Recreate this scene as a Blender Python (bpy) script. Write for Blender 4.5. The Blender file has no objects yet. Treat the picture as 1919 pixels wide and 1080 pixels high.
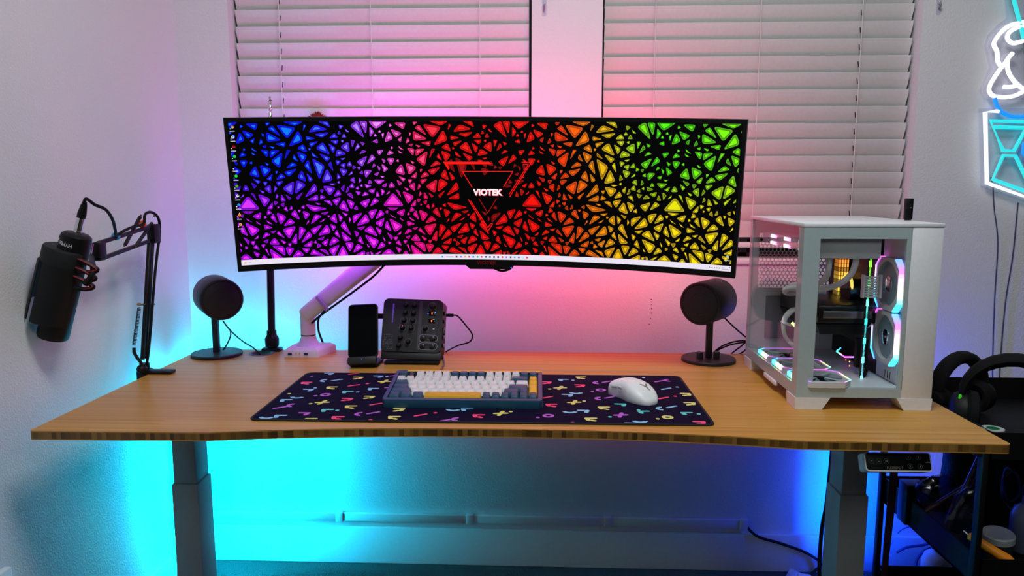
import bpy, bmesh, math, random
import numpy as np
from mathutils import Vector, Matrix, noise
random.seed(7)
S = bpy.context.scene
COL = S.collection
PI = math.pi
# ------------------------------------------------------------------ camera
ZC, F = 1.16, 1400.0                       # eye height, focal length for a 1919 px wide frame
PITCH, YAW = math.atan(189/1400), math.radians(2.4)
FW = Vector((-math.sin(YAW)*math.cos(PITCH), math.cos(YAW)*math.cos(PITCH), -math.sin(PITCH)))
RT = Vector((math.cos(YAW), math.sin(YAW), 0)); UP = RT.cross(FW); EYE = Vector((0, 0, ZC))
cam_d = bpy.data.cameras.new('camera'); cam = bpy.data.objects.new('camera', cam_d); COL.objects.link(cam)
cam_d.sensor_width = 36; cam_d.lens = F/1919*36; cam_d.clip_start = .02
cam.matrix_world = Matrix((RT, UP, -FW)).transposed().to_4x4(); cam.location = EYE
S.camera = cam
# ------------------------------------------------------------------ world, lights, exposure
w = bpy.data.worlds.new('world'); S.world = w; w.use_nodes = True
w.node_tree.nodes['Background'].inputs[0].default_value = (.62, .74, .82, 1)
w.node_tree.nodes['Background'].inputs[1].default_value = .004
S.view_settings.view_transform = 'Standard'; S.view_settings.look = 'None'
S.view_settings.exposure = 0; S.view_settings.gamma = 1; S.view_settings.use_curve_mapping = False
S.cycles.use_denoising = True; S.cycles.max_bounces = 8; S.cycles.sample_clamp_indirect = 6
def area(name, loc, aim, sx, sy, power, col, spread=PI):
    d = bpy.data.lights.new(name, 'AREA'); d.shape = 'RECTANGLE'; d.size = sx; d.size_y = sy
    d.energy = power; d.color = col; d.spread = spread
    o = bpy.data.objects.new(name, d); COL.objects.link(o); o.location = loc
    o.rotation_euler = (Vector(aim)-Vector(loc)).to_track_quat('-Z', 'Y').to_euler(); return o
area('ceiling_lamp', (.20, .85, 2.70), (.20, 1.0, .7), .6, .6, 26, (.95, .98, 1))
area('far_room_lamp', (1.1, -.7, 2.35), (.6, 1.9, .9), .9, .7, 9, (.93, .99, 1))  # added soft fill from behind the camera for computer and right wall
area('monitor_bias_light_violet', (-.50, 1.905, 1.10), (-.50, 2.2, 1.05), .34, .16, 2.4, (.46, .05, 1))
area('monitor_bias_light_magenta', (-.16, 1.930, 1.10), (-.16, 2.2, 1.06), .26, .16, 1.6, (1, .04, .40))
area('monitor_bias_light_red', (.20, 1.905, 1.10), (.20, 2.2, 1.06), .30, .16, 2.1, (1, .03, .12))
area('monitor_bias_light_top', (-.22, 1.885, 1.27), (-.22, 2.2, 1.50), .9, .05, 1.4, (1, .12, .36))
# ------------------------------------------------------------------ helpers
def ray(x, y): return FW + RT*((x-959.5)/F) - UP*((y-540)/F)
def P(x, y, X=None, Y=None, Z=None):       # point seen at a photo position on a known plane of the room
    d = ray(x, y)
    t = X/d.x if X is not None else (Y/d.y if Y is not None else (Z-ZC)/d.z)
    return EYE + d*t
def lin(c): return c/12.92 if c <= .04045 else ((c+.055)/1.055)**2.4
def hx(h): return tuple(lin(int(h[i:i+2], 16)/255) for i in (0, 2, 4))
MATS = {}
def mat(name, col=(.8, .8, .8), rough=.5, metal=0., emit=None, es=1., spec=.5, bump=None, coat=0, var=None):
    if name in MATS: return MATS[name]
    if isinstance(col, str): col = hx(col)
    m = bpy.data.materials.new(name); m.use_nodes = True; N = m.node_tree.nodes; L = m.node_tree.links
    b = N['Principled BSDF']
    b.inputs['Base Color'].default_value = (*col, 1); b.inputs['Roughness'].default_value = rough
    b.inputs['Metallic'].default_value = metal; b.inputs['Specular IOR Level'].default_value = spec
    b.inputs['Coat Weight'].default_value = coat
    if emit is not None:
        if isinstance(emit, str): emit = hx(emit)
        b.inputs['Emission Color'].default_value = (*emit, 1); b.inputs['Emission Strength'].default_value = es
    tc = N.new('ShaderNodeTexCoord')
    nz = N.new('ShaderNodeTexNoise'); nz.inputs['Scale'].default_value = (bump[0] if bump else 120); nz.inputs['Detail'].default_value = 3
    L.new(tc.outputs['Object'], nz.inputs['Vector'])
    v = .06 if var is None else var
    mx = N.new('ShaderNodeMix'); mx.data_type = 'RGBA'
    mx.inputs['A'].default_value = (*[c*(1-v) for c in col], 1); mx.inputs['B'].default_value = (*[min(1, c*(1+v)) for c in col], 1)
    L.new(nz.outputs['Fac'], mx.inputs['Factor']); L.new(mx.outputs['Result'], b.inputs['Base Color'])
    if bump:
        bp = N.new('ShaderNodeBump'); bp.inputs['Strength'].default_value = bump[1]; bp.inputs['Distance'].default_value = bump[2]
        L.new(nz.outputs['Fac'], bp.inputs['Height']); L.new(bp.outputs['Normal'], b.inputs['Normal'])
    MATS[name] = m; return m
def colmat(name, emis=1.0, rough=.6, base=True):  # colours come from the mesh's print colours
    m = bpy.data.materials.new(name); m.use_nodes = True; N = m.node_tree.nodes; L = m.node_tree.links
    b = N['Principled BSDF']; a = N.new('ShaderNodeAttribute'); a.attribute_name = 'Col'
    b.inputs['Roughness'].default_value = rough
    if base: L.new(a.outputs['Color'], b.inputs['Base Color'])
    else: b.inputs['Base Color'].default_value = (.004, .004, .004, 1)
    if emis: L.new(a.outputs['Color'], b.inputs['Emission Color']); b.inputs['Emission Strength'].default_value = emis
    MATS[name] = m; return m
def glassmat(name, tint=(1, 1, 1), refl=.03, rough=.02, edge=.6):
    m = bpy.data.materials.new(name); m.use_nodes = True; N = m.node_tree.nodes; L = m.node_tree.links
    N.remove(N['Principled BSDF']); out = N['Material Output']
    tr = N.new('ShaderNodeBsdfTransparent'); tr.inputs[0].default_value = (*tint, 1)
    gl = N.new('ShaderNodeBsdfGlossy'); gl.inputs['Roughness'].default_value = rough
    lw = N.new('ShaderNodeLayerWeight'); lw.inputs[0].default_value = .5           # facing works the same from both sides of a pane
    pw = N.new('ShaderNodeMath'); pw.operation = 'POWER'; pw.inputs[1].default_value = 4.2; L.new(lw.outputs['Facing'], pw.inputs[0])
    ad = N.new('ShaderNodeMath'); ad.operation = 'MULTIPLY_ADD'; ad.inputs[1].default_value = edge; ad.inputs[2].default_value = refl; L.new(pw.outputs[0], ad.inputs[0])
    mx = N.new('ShaderNodeMixShader'); L.new(ad.outputs[0], mx.inputs[0]); L.new(tr.outputs[0], mx.inputs[1]); L.new(gl.outputs[0], mx.inputs[2])
    L.new(mx.outputs[0], out.inputs[0]); MATS[name] = m; return m
def I4(): return Matrix.Identity(4)
def T(x, y, z): return Matrix.Translation((x, y, z))
def R(deg, ax): return Matrix.Rotation(math.radians(deg), 4, ax)
def frame(o, ux, uy):                      # matrix with given origin, x axis and (rough) y axis
    ux = Vector(ux).normalized(); uz = ux.cross(Vector(uy)).normalized(); uy = uz.cross(ux)
    return Matrix(((ux.x, uy.x, uz.x, o[0]), (ux.y, uy.y, uz.y, o[1]), (ux.z, uy.z, uz.z, o[2]), (0, 0, 0, 1)))
def catmull(pts, n=6, closed=False):
    pts = [Vector(p) for p in pts]; out = []
    m = len(pts); rng = m if closed else m-1
    for i in range(rng):
        if closed: p0, p1, p2, p3 = pts[i-1], pts[i], pts[(i+1) % m], pts[(i+2) % m]
        else: p0, p1, p2, p3 = pts[max(i-1, 0)], pts[i], pts[i+1], pts[min(i+2, m-1)]
        for k in range(n):
            t = k/n; out.append(.5*((2*p1)+(-p0+p2)*t+(2*p0-5*p1+4*p2-p3)*t*t+(-p0+3*p1-3*p2+p3)*t**3))
    if not closed: out.append(pts[-1])
    return out
def rrect(x0, x1, y0, y1, r, n=5):
    o = []
    for cx, cy, a in ((x1-r, y1-r, 0), (x0+r, y1-r, 90), (x0+r, y0+r, 180), (x1-r, y0+r, 270)):
        for k in range(n+1): t = math.radians(a+90*k/n); o.append((cx+r*math.cos(t), cy+r*math.sin(t)))
    return o
class MB:
    def __init__(s): s.bm = bmesh.new()
    def _fin(s, vs, fs, M, mi):
        if M is not None:
            for v in vs: v.co = M @ v.co
        for f in fs: f.material_index = mi
        return s
    def box(s, x0, x1, y0, y1, z0, z1, bev=0, seg=2, M=None, mi=0):
        t = bmesh.new(); bmesh.ops.create_cube(t, size=1)
        for v in t.verts: v.co = Vector(((x0+x1)/2+v.co.x*(x1-x0), (y0+y1)/2+v.co.y*(y1-y0), (z0+z1)/2+v.co.z*(z1-z0)))
        if bev: bmesh.ops.bevel(t, geom=t.edges[:], offset=bev, segments=seg, profile=.5, affect='EDGES')
        return s._merge(t, M, mi)
    def _merge(s, t, M, mi):
        mp = {v: s.bm.verts.new((M @ v.co) if M is not None else v.co) for v in t.verts}
        for f in t.faces:
            g = s.bm.faces.new([mp[v] for v in f.verts]); g.material_index = mi if mi is not None else f.material_index
        t.free(); return s
    def loft(s, rings, M=None, mi=0, cap=True, closed=True):
        vr = [[s.bm.verts.new((M @ Vector(p)) if M is not None else p) for p in r] for r in rings]
        n = len(vr[0])
        for a, b in zip(vr, vr[1:]):
            for i in range(n if closed else n-1):
                j = (i+1) % n
                try: s.bm.faces.new((a[i], a[j], b[j], b[i])).material_index = mi
                except ValueError: pass
        if cap and closed:
            s.bm.faces.new(vr[0][::-1]).material_index = mi; s.bm.faces.new(vr[-1]).material_index = mi
        return s
    def lathe(s, prof, M=None, n=28, mi=0, a0=0, a1=2*PI, cap=True):
        full = abs(a1-a0-2*PI) < 1e-6; k = n if full else n+1
        rings = [[(r*math.cos(a0+(a1-a0)*i/n), r*math.sin(a0+(a1-a0)*i/n), z) for i in range(k)] for r, z in prof]
        return s.loft(rings, M, mi, cap=cap and full, closed=full)
    def cyl(s, p0, p1, r0, r1=None, n=20, mi=0, cap=True):
        p0, p1 = Vector(p0), Vector(p1); r1 = r0 if r1 is None else r1
        M = T(*p0) @ (p1-p0).to_track_quat('Z', 'Y').to_matrix().to_4x4()
        return s.lathe([(r0, 0), (r1, (p1-p0).length)], M, n, mi, cap=cap)
    def bar(s, p0, p1, wx, wy, bev=0, up=(0, 0, 1), mi=0):
        p0, p1 = Vector(p0), Vector(p1); d = (p1-p0)
        M = frame(p0, d, Vector(up).cross(d))
        return s.box(0, d.length, -wx/2, wx/2, -wy/2, wy/2, bev, 1, M, mi)
    def tube(s, pts, r, n=8, sub=6, mi=0, closed=False, smooth=True):
        pts = catmull(pts, sub, closed) if smooth else [Vector(p) for p in pts]
        rings = []; up = Vector((.13, .31, .94))
        m = len(pts)
        for i, p in enumerate(pts):
            d = (pts[(i+1) % m]-pts[i-1]) if closed else (pts[min(i+1, m-1)]-pts[max(i-1, 0)])
            d.normalize(); a = d.cross(up)
            if a.length < 1e-4: a = d.cross(Vector((1, 0, 0)))
            a.normalize(); b = d.cross(a); up = a.cross(d) if False else -b
            rr = r(i/(m-1)) if callable(r) else r
            rings.append([p+a*(rr*math.cos(2*PI*k/n))+b*(rr*math.sin(2*PI*k/n)) for k in range(n)])
        if closed: rings.append(rings[0]); return s.loft(rings, None, mi, cap=False)
        return s.loft(rings, None, mi)
    def prism(s, out, h0, h1, M=None, mi=0, bev=0):
        t = bmesh.new(); vs = [t.verts.new((x, y, h0)) for x, y in out]; f = t.faces.new(vs)
        r = bmesh.ops.extrude_face_region(t, geom=[f])
        for v in r['geom']:
            if isinstance(v, bmesh.types.BMVert): v.co.z = h1
        bmesh.ops.recalc_face_normals(t, faces=t.faces[:])
        if bev:
            es = [e for e in t.edges if abs(e.verts[0].co.z-e.verts[1].co.z) < 1e-7]
            bmesh.ops.bevel(t, geom=es, offset=bev, segments=2, profile=.5, affect='EDGES')
        return s._merge(t, M, mi)
    def ringprism(s, o, i, h0, h1, M=None, mi=0):   # outer and inner outline with same count
        rings = [[(x, y, h0) for x, y in o], [(x, y, h1) for x, y in o], [(x, y, h1) for x, y in i], [(x, y, h0) for x, y in i], [(x, y, h0) for x, y in o]]
        return s.loft(rings, M, mi, cap=False)
    def sphere(s, c, r, sc=(1, 1, 1), M=None, mi=0, u=16, v=10):
        t = bmesh.new(); bmesh.ops.create_uvsphere(t, u_segments=u, v_segments=v, radius=r)
        for q in t.verts: q.co = Vector((q.co.x*sc[0]+c[0], q.co.y*sc[1]+c[1], q.co.z*sc[2]+c[2]))
        return s._merge(t, M, mi)
    def mesh(s, name, mats, sharp=38):
        bmesh.ops.recalc_face_normals(s.bm, faces=s.bm.faces[:])
        for f in s.bm.faces: f.smooth = True
        th = math.radians(sharp)
        for e in s.bm.edges: e.smooth = not (len(e.link_faces) == 2 and e.calc_face_angle(0) > th)
        me = bpy.data.meshes.new(name); s.bm.to_mesh(me); s.bm.free()
        for m in (mats if isinstance(mats, (list, tuple)) else [mats]): me.materials.append(m)
        return me
    def build(s, name, mats, parent=None, world=True, sharp=38, label=None):
        return link(name, s.mesh(name, mats, sharp), parent, world, label)
def link(name, me, parent=None, world=True, label=None):
    o = bpy.data.objects.new(name, me); COL.objects.link(o)
    if parent is not None:
        o.parent = parent
        if world: o.matrix_parent_inverse = MW[parent].inverted()
        MW[o] = MW[parent] if not world else I4()
    else: MW[o] = I4()
    if label: o['label'] = label
    return o
MW = {}
def thing(name, label, cat, loc, rz=0, group=None):
    o = bpy.data.objects.new(name, None); COL.objects.link(o); o.empty_display_size = .05
    o.location = loc; o.rotation_euler = (0, 0, rz); MW[o] = Matrix.Translation(loc) @ Matrix.Rotation(rz, 4, 'Z')
    o['label'] = label; o['category'] = cat
    if group: o['group'] = group
    return o
def tag(o, label, cat, group=None):
    o['label'] = label; o['category'] = cat
    if group: o['group'] = group
    return o
def struct(o): o['kind'] = 'structure'; return o
def colmesh(name, polys, matr, parent, world=True):   # polys: list of (points, colour)
    vs, fs, cs = [], [], []
    for pts, c in polys:
        fs.append(list(range(len(vs), len(vs)+len(pts)))); vs += [tuple(p) for p in pts]; cs.append(c)
    me = bpy.data.meshes.new(name); me.from_pydata(vs, [], fs)
    ca = me.color_attributes.new('Col', 'FLOAT_COLOR', 'CORNER')
    flat = np.ones((len(me.loops), 4), np.float32); k = 0
    for f, c in zip(fs, cs): flat[k:k+len(f), :3] = c; k += len(f)
    ca.data.foreach_set('color', flat.ravel()); me.materials.append(matr)
    return link(name, me, parent, world)
def text(name, body, size, M, matr, parent, ext=.0003, mapf=None, bold=0., sx=1., align='CENTER', label=None):
    cu = bpy.data.curves.new(name, 'FONT'); cu.body = body; cu.size = size; cu.align_x = align; cu.align_y = 'CENTER'
    cu.extrude = ext; cu.offset = bold; cu.resolution_u = 3
    o = bpy.data.objects.new(name, cu); COL.objects.link(o)
    dg = bpy.context.evaluated_depsgraph_get(); me = bpy.data.meshes.new_from_object(o.evaluated_get(dg))
    bpy.data.objects.remove(o); bpy.data.curves.remove(cu)
    for v in me.vertices:
        c = Vector((v.co.x*sx, v.co.y, v.co.z)); v.co = mapf(c) if mapf else M @ c
    me.materials.clear(); me.materials.append(matr); me.name = name
    return link(name, me, parent, True, label)
# ------------------------------------------------------------------ materials
ZD = .70                                    # desk top height
YW, XL = 2.18, -1.06                        # back wall plane, left wall plane
WALL = mat('wall_paint', (.76, .76, .78), .75, bump=(230, .32, .004), var=.02)
TRIMW = mat('trim_paint', (.80, .80, .82), .4)
BLACK = mat('black_plastic', (.004, .004, .0045), .45, spec=.25)
BLACKM = mat('black_metal', (.005, .005, .006), .42, .0, spec=.3)
BLACKR = mat('black_rubber', (.005, .005, .0055), .7, spec=.2)
BLACKG = mat('black_gloss', (.002, .002, .0025), .14, spec=.3)
DARKG = mat('dark_grey', (.02, .02, .023), .5, spec=.3)
WHITEP = mat('white_powder_coat', (.66, .67, .68), .38)
WHITEG = mat('white_plastic', (.78, .78, .79), .32)
CHROME = mat('chrome', (.75, .75, .77), .16, 1)
BRASS = mat('brass', (.8, .55, .2), .25, 1)
SLATM = mat('blind_slat_paint', (.72, .72, .70), .45)
CORD = mat('cord_white', (.7, .7, .7), .8)
SCRBLK = mat('screen_black', (.002, .002, .002), .35, spec=.2)
def led(name, col, s): return mat(name, (.05, .05, .05), .4, emit=col, es=s)
def bamboo(name, edge=False):
    m = bpy.data.materials.new(name); m.use_nodes = True; N = m.node_tree.nodes; L = m.node_tree.links
    b = N['Principled BSDF']; b.inputs['Roughness'].default_value = .38
    tc = N.new('ShaderNodeTexCoord'); mp = N.new('ShaderNodeMapping'); L.new(tc.outputs['Object'], mp.inputs[0])
    rp = N.new('ShaderNodeValToRGB')
    if edge:
        vo = N.new('ShaderNodeTexVoronoi'); vo.voronoi_dimensions = '1D'; vo.inputs['Scale'].default_value = 105
        sp = N.new('ShaderNodeSeparateXYZ'); L.new(tc.outputs['Object'], sp.inputs[0]); L.new(sp.outputs[0], vo.inputs['W'])
        nz = N.new('ShaderNodeTexNoise'); nz.inputs['Scale'].default_value = 9; L.new(tc.outputs['Object'], nz.inputs['Vector'])
        sv = N.new('ShaderNodeSeparateColor'); L.new(vo.outputs['Color'], sv.inputs[0])
        mm = N.new('ShaderNodeMix'); mm.inputs[0].default_value = .35; L.new(sv.outputs[0], mm.inputs['A']); L.new(nz.outputs[0], mm.inputs['B'])
        L.new(mm.outputs[0], rp.inputs[0])
        cs = [(.1, '4a3216'), (.4, '6e4e22'), (.7, '8f6a30'), (1, 'a8823f')]
    else:
        mp.inputs['Scale'].default_value = (1, 1, 1)
        br = N.new('ShaderNodeTexBrick'); br.offset = .37; br.inputs['Scale'].default_value = 1
        br.inputs['Brick Width'].default_value = .75; br.inputs['Row Height'].default_value = .0098
        br.inputs['Mortar Size'].default_value = .0003; br.inputs['Bias'].default_value = 0
        br.inputs['Color1'].default_value = (0, 0, 0, 1); br.inputs['Color2'].default_value = (1, 1, 1, 1); br.inputs['Mortar'].default_value = (.1, .1, .1, 1)
        L.new(mp.outputs[0], br.inputs[0])
        m2 = N.new('ShaderNodeMapping'); m2.inputs['Scale'].default_value = (1.6, 150, 1); L.new(tc.outputs['Object'], m2.inputs[0])
        nz = N.new('ShaderNodeTexNoise'); nz.inputs['Scale'].default_value = 1; nz.inputs['Detail'].default_value = 4; L.new(m2.outputs[0], nz.inputs['Vector'])
        m3 = N.new('ShaderNodeMapping'); m3.inputs['Scale'].default_value = (5, 420, 1); L.new(tc.outputs['Object'], m3.inputs[0])
        n3 = N.new('ShaderNodeTexNoise'); n3.inputs['Scale'].default_value = 1; L.new(m3.outputs[0], n3.inputs['Vector'])
        mm = N.new('ShaderNodeMix'); mm.inputs[0].default_value = .62; L.new(br.outputs[0], mm.inputs['A']); L.new(nz.outputs[0], mm.inputs['B'])
        m4 = N.new('ShaderNodeMix'); m4.inputs[0].default_value = .36; L.new(mm.outputs[0], m4.inputs['A']); L.new(n3.outputs[0], m4.inputs['B'])
        L.new(m4.outputs[0], rp.inputs[0])
        cs = [(.12, '935f1e'), (.42, 'bf8836'), (.68, 'cd9945'), (.95, 'deb05c')]
    rp.color_ramp.elements[0].position = cs[0][0]; rp.color_ramp.elements[0].color = (*hx(cs[0][1]), 1)
    rp.color_ramp.elements[1].position = cs[-1][0]; rp.color_ramp.elements[1].color = (*hx(cs[-1][1]), 1)
    for p, c in cs[1:-1]: e = rp.color_ramp.elements.new(p); e.color = (*hx(c), 1)
    L.new(rp.outputs[0], b.inputs['Base Color']); return m
# ------------------------------------------------------------------ room shell
FLOORM = mat('carpet', (.055, .06, .062), .95, bump=(260, 1, .01), var=.45)
struct(MB().box(XL-.1, 2.6, -1.4, YW+.35, -.08, 0).build('floor', FLOORM))
struct(MB().box(XL-.12, XL, -1.4, YW+.14, 0, 2.5).build('wall_left', WALL))
W1, W2, WB, WT, RD = (-.903, -.036), (.163, 1.038), .953, 2.12, .13     # window openings, bottom, top, recess depth
wb = MB()
wb.box(XL, 2.6, YW, YW+.14, 0, WB); wb.box(XL, 2.6, YW, YW+.14, WT, 2.5)
for a, b in ((XL, W1[0]), (W1[1], W2[0]), (W2[1], 2.6)): wb.box(a, b, YW, YW+.14, WB, WT)
wbo = struct(wb.build('wall_back', WALL))
for x, y in ((1220.5, 561.5), (1221, 571), (1221, 579), (1220.5, 587), (1219, 597), (1217, 608)):
    c = P(x, y, Y=YW); MB().cyl((c.x, YW-.0004, c.z), (c.x, YW+.001, c.z), .0016, n=8).build('nail_hole', mat('hole_dark', (.02, .015, .015), .9), wbo)
NIGHT = mat('night_glass', (.002, .003, .004), .08, spec=.3)
VINYL = mat('window_vinyl', (.02, .02, .022), .5)
for i, (a, b) in enumerate((W1, W2)):
    g = MB().box(a, b, YW+.118, YW+.124, WB, WT).build('window_%d' % (i+1), NIGHT); struct(g)
    fr = MB()
    for q in ((a, a+.03, WB, WT), (b-.03, b, WB, WT), (a, b, WB, WB+.012), (a, b, WT-.03, WT), ((a+b)/2-.012, (a+b)/2+.012, WB, WT)):
        fr.box(q[0], q[1], YW+.095, YW+.117, q[2], q[3])
    fr.build('window_frame', VINYL, g)
    MB().box(a-.012 if i else a, b, YW-.006, YW+.094, WB-.015, WB+.001, .003).build('window_sill', TRIMW, g)
struct(MB().box(XL+.012, 2.6, YW-.012, YW-.0005, 0, .118, .003).build('baseboard_back', TRIMW))
struct(MB().box(XL+.0005, XL+.012, -1.4, YW-.0005, 0, .118, .003).build('baseboard_left', TRIMW))
# ------------------------------------------------------------------ blinds
def blind(a, b, label, cords):
    slot = cords[0] if a < 0 else cords[-1]           # only this cord's punched slots show
    t = thing('window_blind', label, 'blind', ((a+b)/2, YW+.045, WB))
    yb, pitch, wd = YW+.042, .0466, .0515
    # slat section: crowned strip, upper edge towards the room
    n = 4; ang = math.radians(70)
    sec = []
    for k in range(n+1):
        u = (k/n-.5)*wd; h = .0022*(1-(2*k/n-1)**2)
        sec.append((-u*math.cos(ang)-h*math.sin(ang), u*math.sin(ang)-h*math.cos(ang)))
    low = [(y+.0026*math.sin(ang), z+.0026*math.cos(ang)) for y, z in sec]
    loop = sec+low[::-1]
    s = MB(); s.loft([[(x, y, z) for y, z in loop] for x in (a+.008, b-.008)])
    me = s.mesh('slat', SLATM, 30)
    z = 1.156+.0466*20+.0-.022
    zs = []
    zz = 1.131
    while zz > WB+.045: zz -= pitch
    zz += pitch
    while zz < WT-.06: zs.append(zz); zz += pitch
    for z in zs:
        o = link('slat', me, t, True); o.location = Vector((0, yb, z)); o.matrix_parent_inverse = MW[t].inverted()
    MB().box(a+.008, b-.008, yb-.022, yb+.022, zs[0]-.052, zs[0]-.038, .003).build('bottom_rail', SLATM, t)
    MB().box(a+.004, b-.004, yb-.028, yb+.028, WT-.055, WT-.001, .003).build('head_rail', SLATM, t)
    for x in cords:
        c = MB(); c.cyl((x, yb-.023, zs[0]-.05), (x, yb-.023, WT-.05), .0011, n=6); c.build('ladder_cord', CORD, t)
        for z in zs: pass
        if x != slot: continue
        c = MB()
        for z in zs: c.box(x-.0008, x+.0008, yb-.0135, yb-.0105, z-.008, z+.008, M=T(0, yb-.0123, z) @ R(-17, 'X') @ T(0, -(yb-.0123), -z))
        c.build('cord_slot', DARKG, t)['kind'] = 'stuff'
    return t
blind(W1[0], W1[1], 'closed white slat blind in the window left of the wall pillar', [P(528, 110, Y=YW+.03).x, P(698, 110, Y=YW+.03).x, P(900, 110, Y=YW+.03).x])
blind(W2[0], W2[1], 'closed white slat blind in the window behind the computer case', [P(1226, 110, Y=YW+.03).x, P(1421, 110, Y=YW+.03).x, P(1612, 60, Y=YW+.03).x])
# ------------------------------------------------------------------ desk
DX0, DX1, DY0, DY1 = -.977, .846, 1.333, 2.062
dk = thing('standing_desk', 'bamboo topped height adjustable desk with two pale square legs', 'desk', (0, 1.7, 0))
def desk_out():
    o = []
    r = .008
    for k in range(6): t = PI+PI/2*k/5; o.append((DX0+r+r*math.cos(t), DY0+r+r*math.sin(t)))
    x0, x1 = -.66, .50
    for k in range(1, 40):
        x = x0+(x1-x0)*k/40; u = 2*k/40-1; o.append((x, DY0+.050*(1-abs(u)**2.3)))
    for cx, cy, a in ((DX1-r, DY0+r, -90), (DX1-r, DY1-r, 0)):
        for k in range(6): t = math.radians(a+90*k/5); o.append((cx+r*math.cos(t), cy+r*math.sin(t)))
    # notch with the round grommet is cut separately
    for k in range(6): t = math.radians(90+90*k/5); o.append((DX0+r+r*math.cos(t), DY1-r+r*math.sin(t)))
    return o
GX, GY, GR = -.783, 2.012, .031
tb = bmesh.new()
vo = [tb.verts.new((x, y, ZD)) for x, y in desk_out()]
hole = [tb.verts.new((GX+GR*math.cos(2*PI*k/24), GY+GR*math.sin(2*PI*k/24), ZD)) for k in range(24)]
es = [tb.edges.new((vo[i], vo[(i+1) % len(vo)])) for i in range(len(vo))]+[tb.edges.new((hole[i], hole[(i+1) % 24])) for i in range(24)]
bmesh.ops.triangle_fill(tb, use_beauty=True, use_dissolve=False, edges=es)
for f in tb.faces: f.normal_update(); f.material_index = 0
for f in tb.faces:
    if f.normal.z < 0: f.normal_flip()
TH = .0175
rings = [[(x, y) for x, y in desk_out()], [(GX+GR*math.cos(2*PI*k/24), GY+GR*math.sin(2*PI*k/24)) for k in range(24)]]
dt = MB(); dt._merge(tb, None, None)
for rg in rings:
    dt.loft([[(x, y, ZD) for x, y in rg], [(x, y, ZD-.0022) for x, y in rg]], mi=0, cap=False)
    dt.loft([[(x, y, ZD-.0022) for x, y in rg], [(x, y, ZD-TH+.002) for x, y in rg]], mi=1, cap=False)
    dt.loft([[(x, y, ZD-TH+.002) for x, y in rg], [(x, y, ZD-TH) for x, y in rg]], mi=0, cap=False)
tb = bmesh.new()
vo = [tb.verts.new((x, y, ZD-TH)) for x, y in rings[0]]; hole = [tb.verts.new((x, y, ZD-TH)) for x, y in rings[1]]
es = [tb.edges.new((vo[i], vo[(i+1) % len(vo)])) for i in range(len(vo))]+[tb.edges.new((hole[i], hole[(i+1) % 24])) for i in range(24)]
bmesh.ops.triangle_fill(tb, use_beauty=True, use_dissolve=False, edges=es)
dt._merge(tb, None, 0)
dt.build('desk_top', [bamboo('bamboo_top'), bamboo('bamboo_edge', True)], dk, label='bamboo top with a shallow concave front edge')
gm = MB(); gm.lathe([(GR+.004, .0), (GR+.004, .0012), (GR-.003, .0012), (GR-.003, -.02), (GR-.001, -.02), (GR-.001, 0)], T(GX, GY, ZD+.0003), 28, cap=False)
gm.build('cable_grommet', mat('grommet_plastic', (.18, .16, .14), .5), dk)
LEGM = mat('leg_paint', (.32, .33, .33), .45)
def leg(x0, x1, y0, y1, zst):
    MB().box(x0, x1, y0, y1, zst, ZD-TH-.03, .003).build('leg_upper_column', LEGM, dk)
    MB().box(x0-.004, x1+.004, y0-.004, y1+.004, .03, zst, .003).build('leg_lower_sleeve', LEGM, dk)
    MB().box(x0-.006, x1+.006, 1.40, 2.02, .0, .03, .004).build('leg_foot', LEGM, dk)
    MB().box(x0-.004, x1+.004, 1.44, 1.98, ZD-TH-.03, ZD-TH, .002).build('top_bracket', BLACKM, dk)
leg(-.874, -.818, 1.66, 1.728, .462)
leg(.684, .741, 1.66, 1.735, .462)
for y in (1.62, 1.76): MB().box(-.82, .69, y, y+.03, ZD-TH-.028, ZD-TH-.001, .002).build('frame_rail', BLACKM, dk)
MB().box(.76, .835, 1.40, 1.98, ZD-TH-.012, ZD-TH-.001, .002).build('side_bracket', BLACKM, dk)
# control panel: a sloped key pad under the front edge
cM = frame(P(1683, 866, Y=1.352), (1, .012, 0), (0, .50, 1))
cw, ch = .0605, .0172
cp = MB(); cp.prism(rrect(-cw, cw, -ch, ch, .006), -.028, 0, cM); cpo = cp.build('control_panel', mat('panel_silver', (.75, .77, .77), .35), dk)
MB().prism(rrect(-cw+.002, cw-.002, -ch+.002, ch-.002, .0048), 0, .0004, cM).build('panel_face', BLACKG, cpo)
PRT = mat('print_grey', (.5, .52, .53), .5); PRD = mat('print_dim', (.10, .11, .105), .5)
bt = MB()
def circ(r, n=18, c=(0, 0)): return [(c[0]+r*math.cos(2*PI*k/n), c[1]+r*math.sin(2*PI*k/n)) for k in range(n)]
for u, v, r in ((-.0485, .001, .0052), (-.0350, .001, .0052), (-.0215, .0005, .0052), (.0195, .008, .0045), (.0375, .008, .0045), (.0205, -.0078, .0045), (.0385, -.0080, .0045)):
    b1 = MB(); b1.ringprism(circ(r, c=(u, v)), circ(r-.0005, c=(u, v)), .0005, .0007, cM); b1.build('button_ring', PRD, cpo)
for u, sg in ((-.0485, 1), (-.0350, -1)):
    ar = MB(); ar.box(-.0023, .0003, -.0004, .0004, .0005, .0008, M=cM @ T(u, .001+sg*.0012, 0) @ R(35*sg, 'Z')); ar.box(-.0003, .0023, -.0004, .0004, .0005, .0008, M=cM @ T(u, .001+sg*.0012, 0) @ R(-35*sg, 'Z')); ar.build('arrow_mark', PRT, cpo)
for ch_, u, v in (('M', -.0215, .0005), ('1', .0195, .008), ('2', .0375, .008), ('3', .0205, -.0078), ('4', .0385, -.008)):
    text('button_mark', ch_, .0052, cM @ T(u, v, .0006), PRT, cpo)
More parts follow.
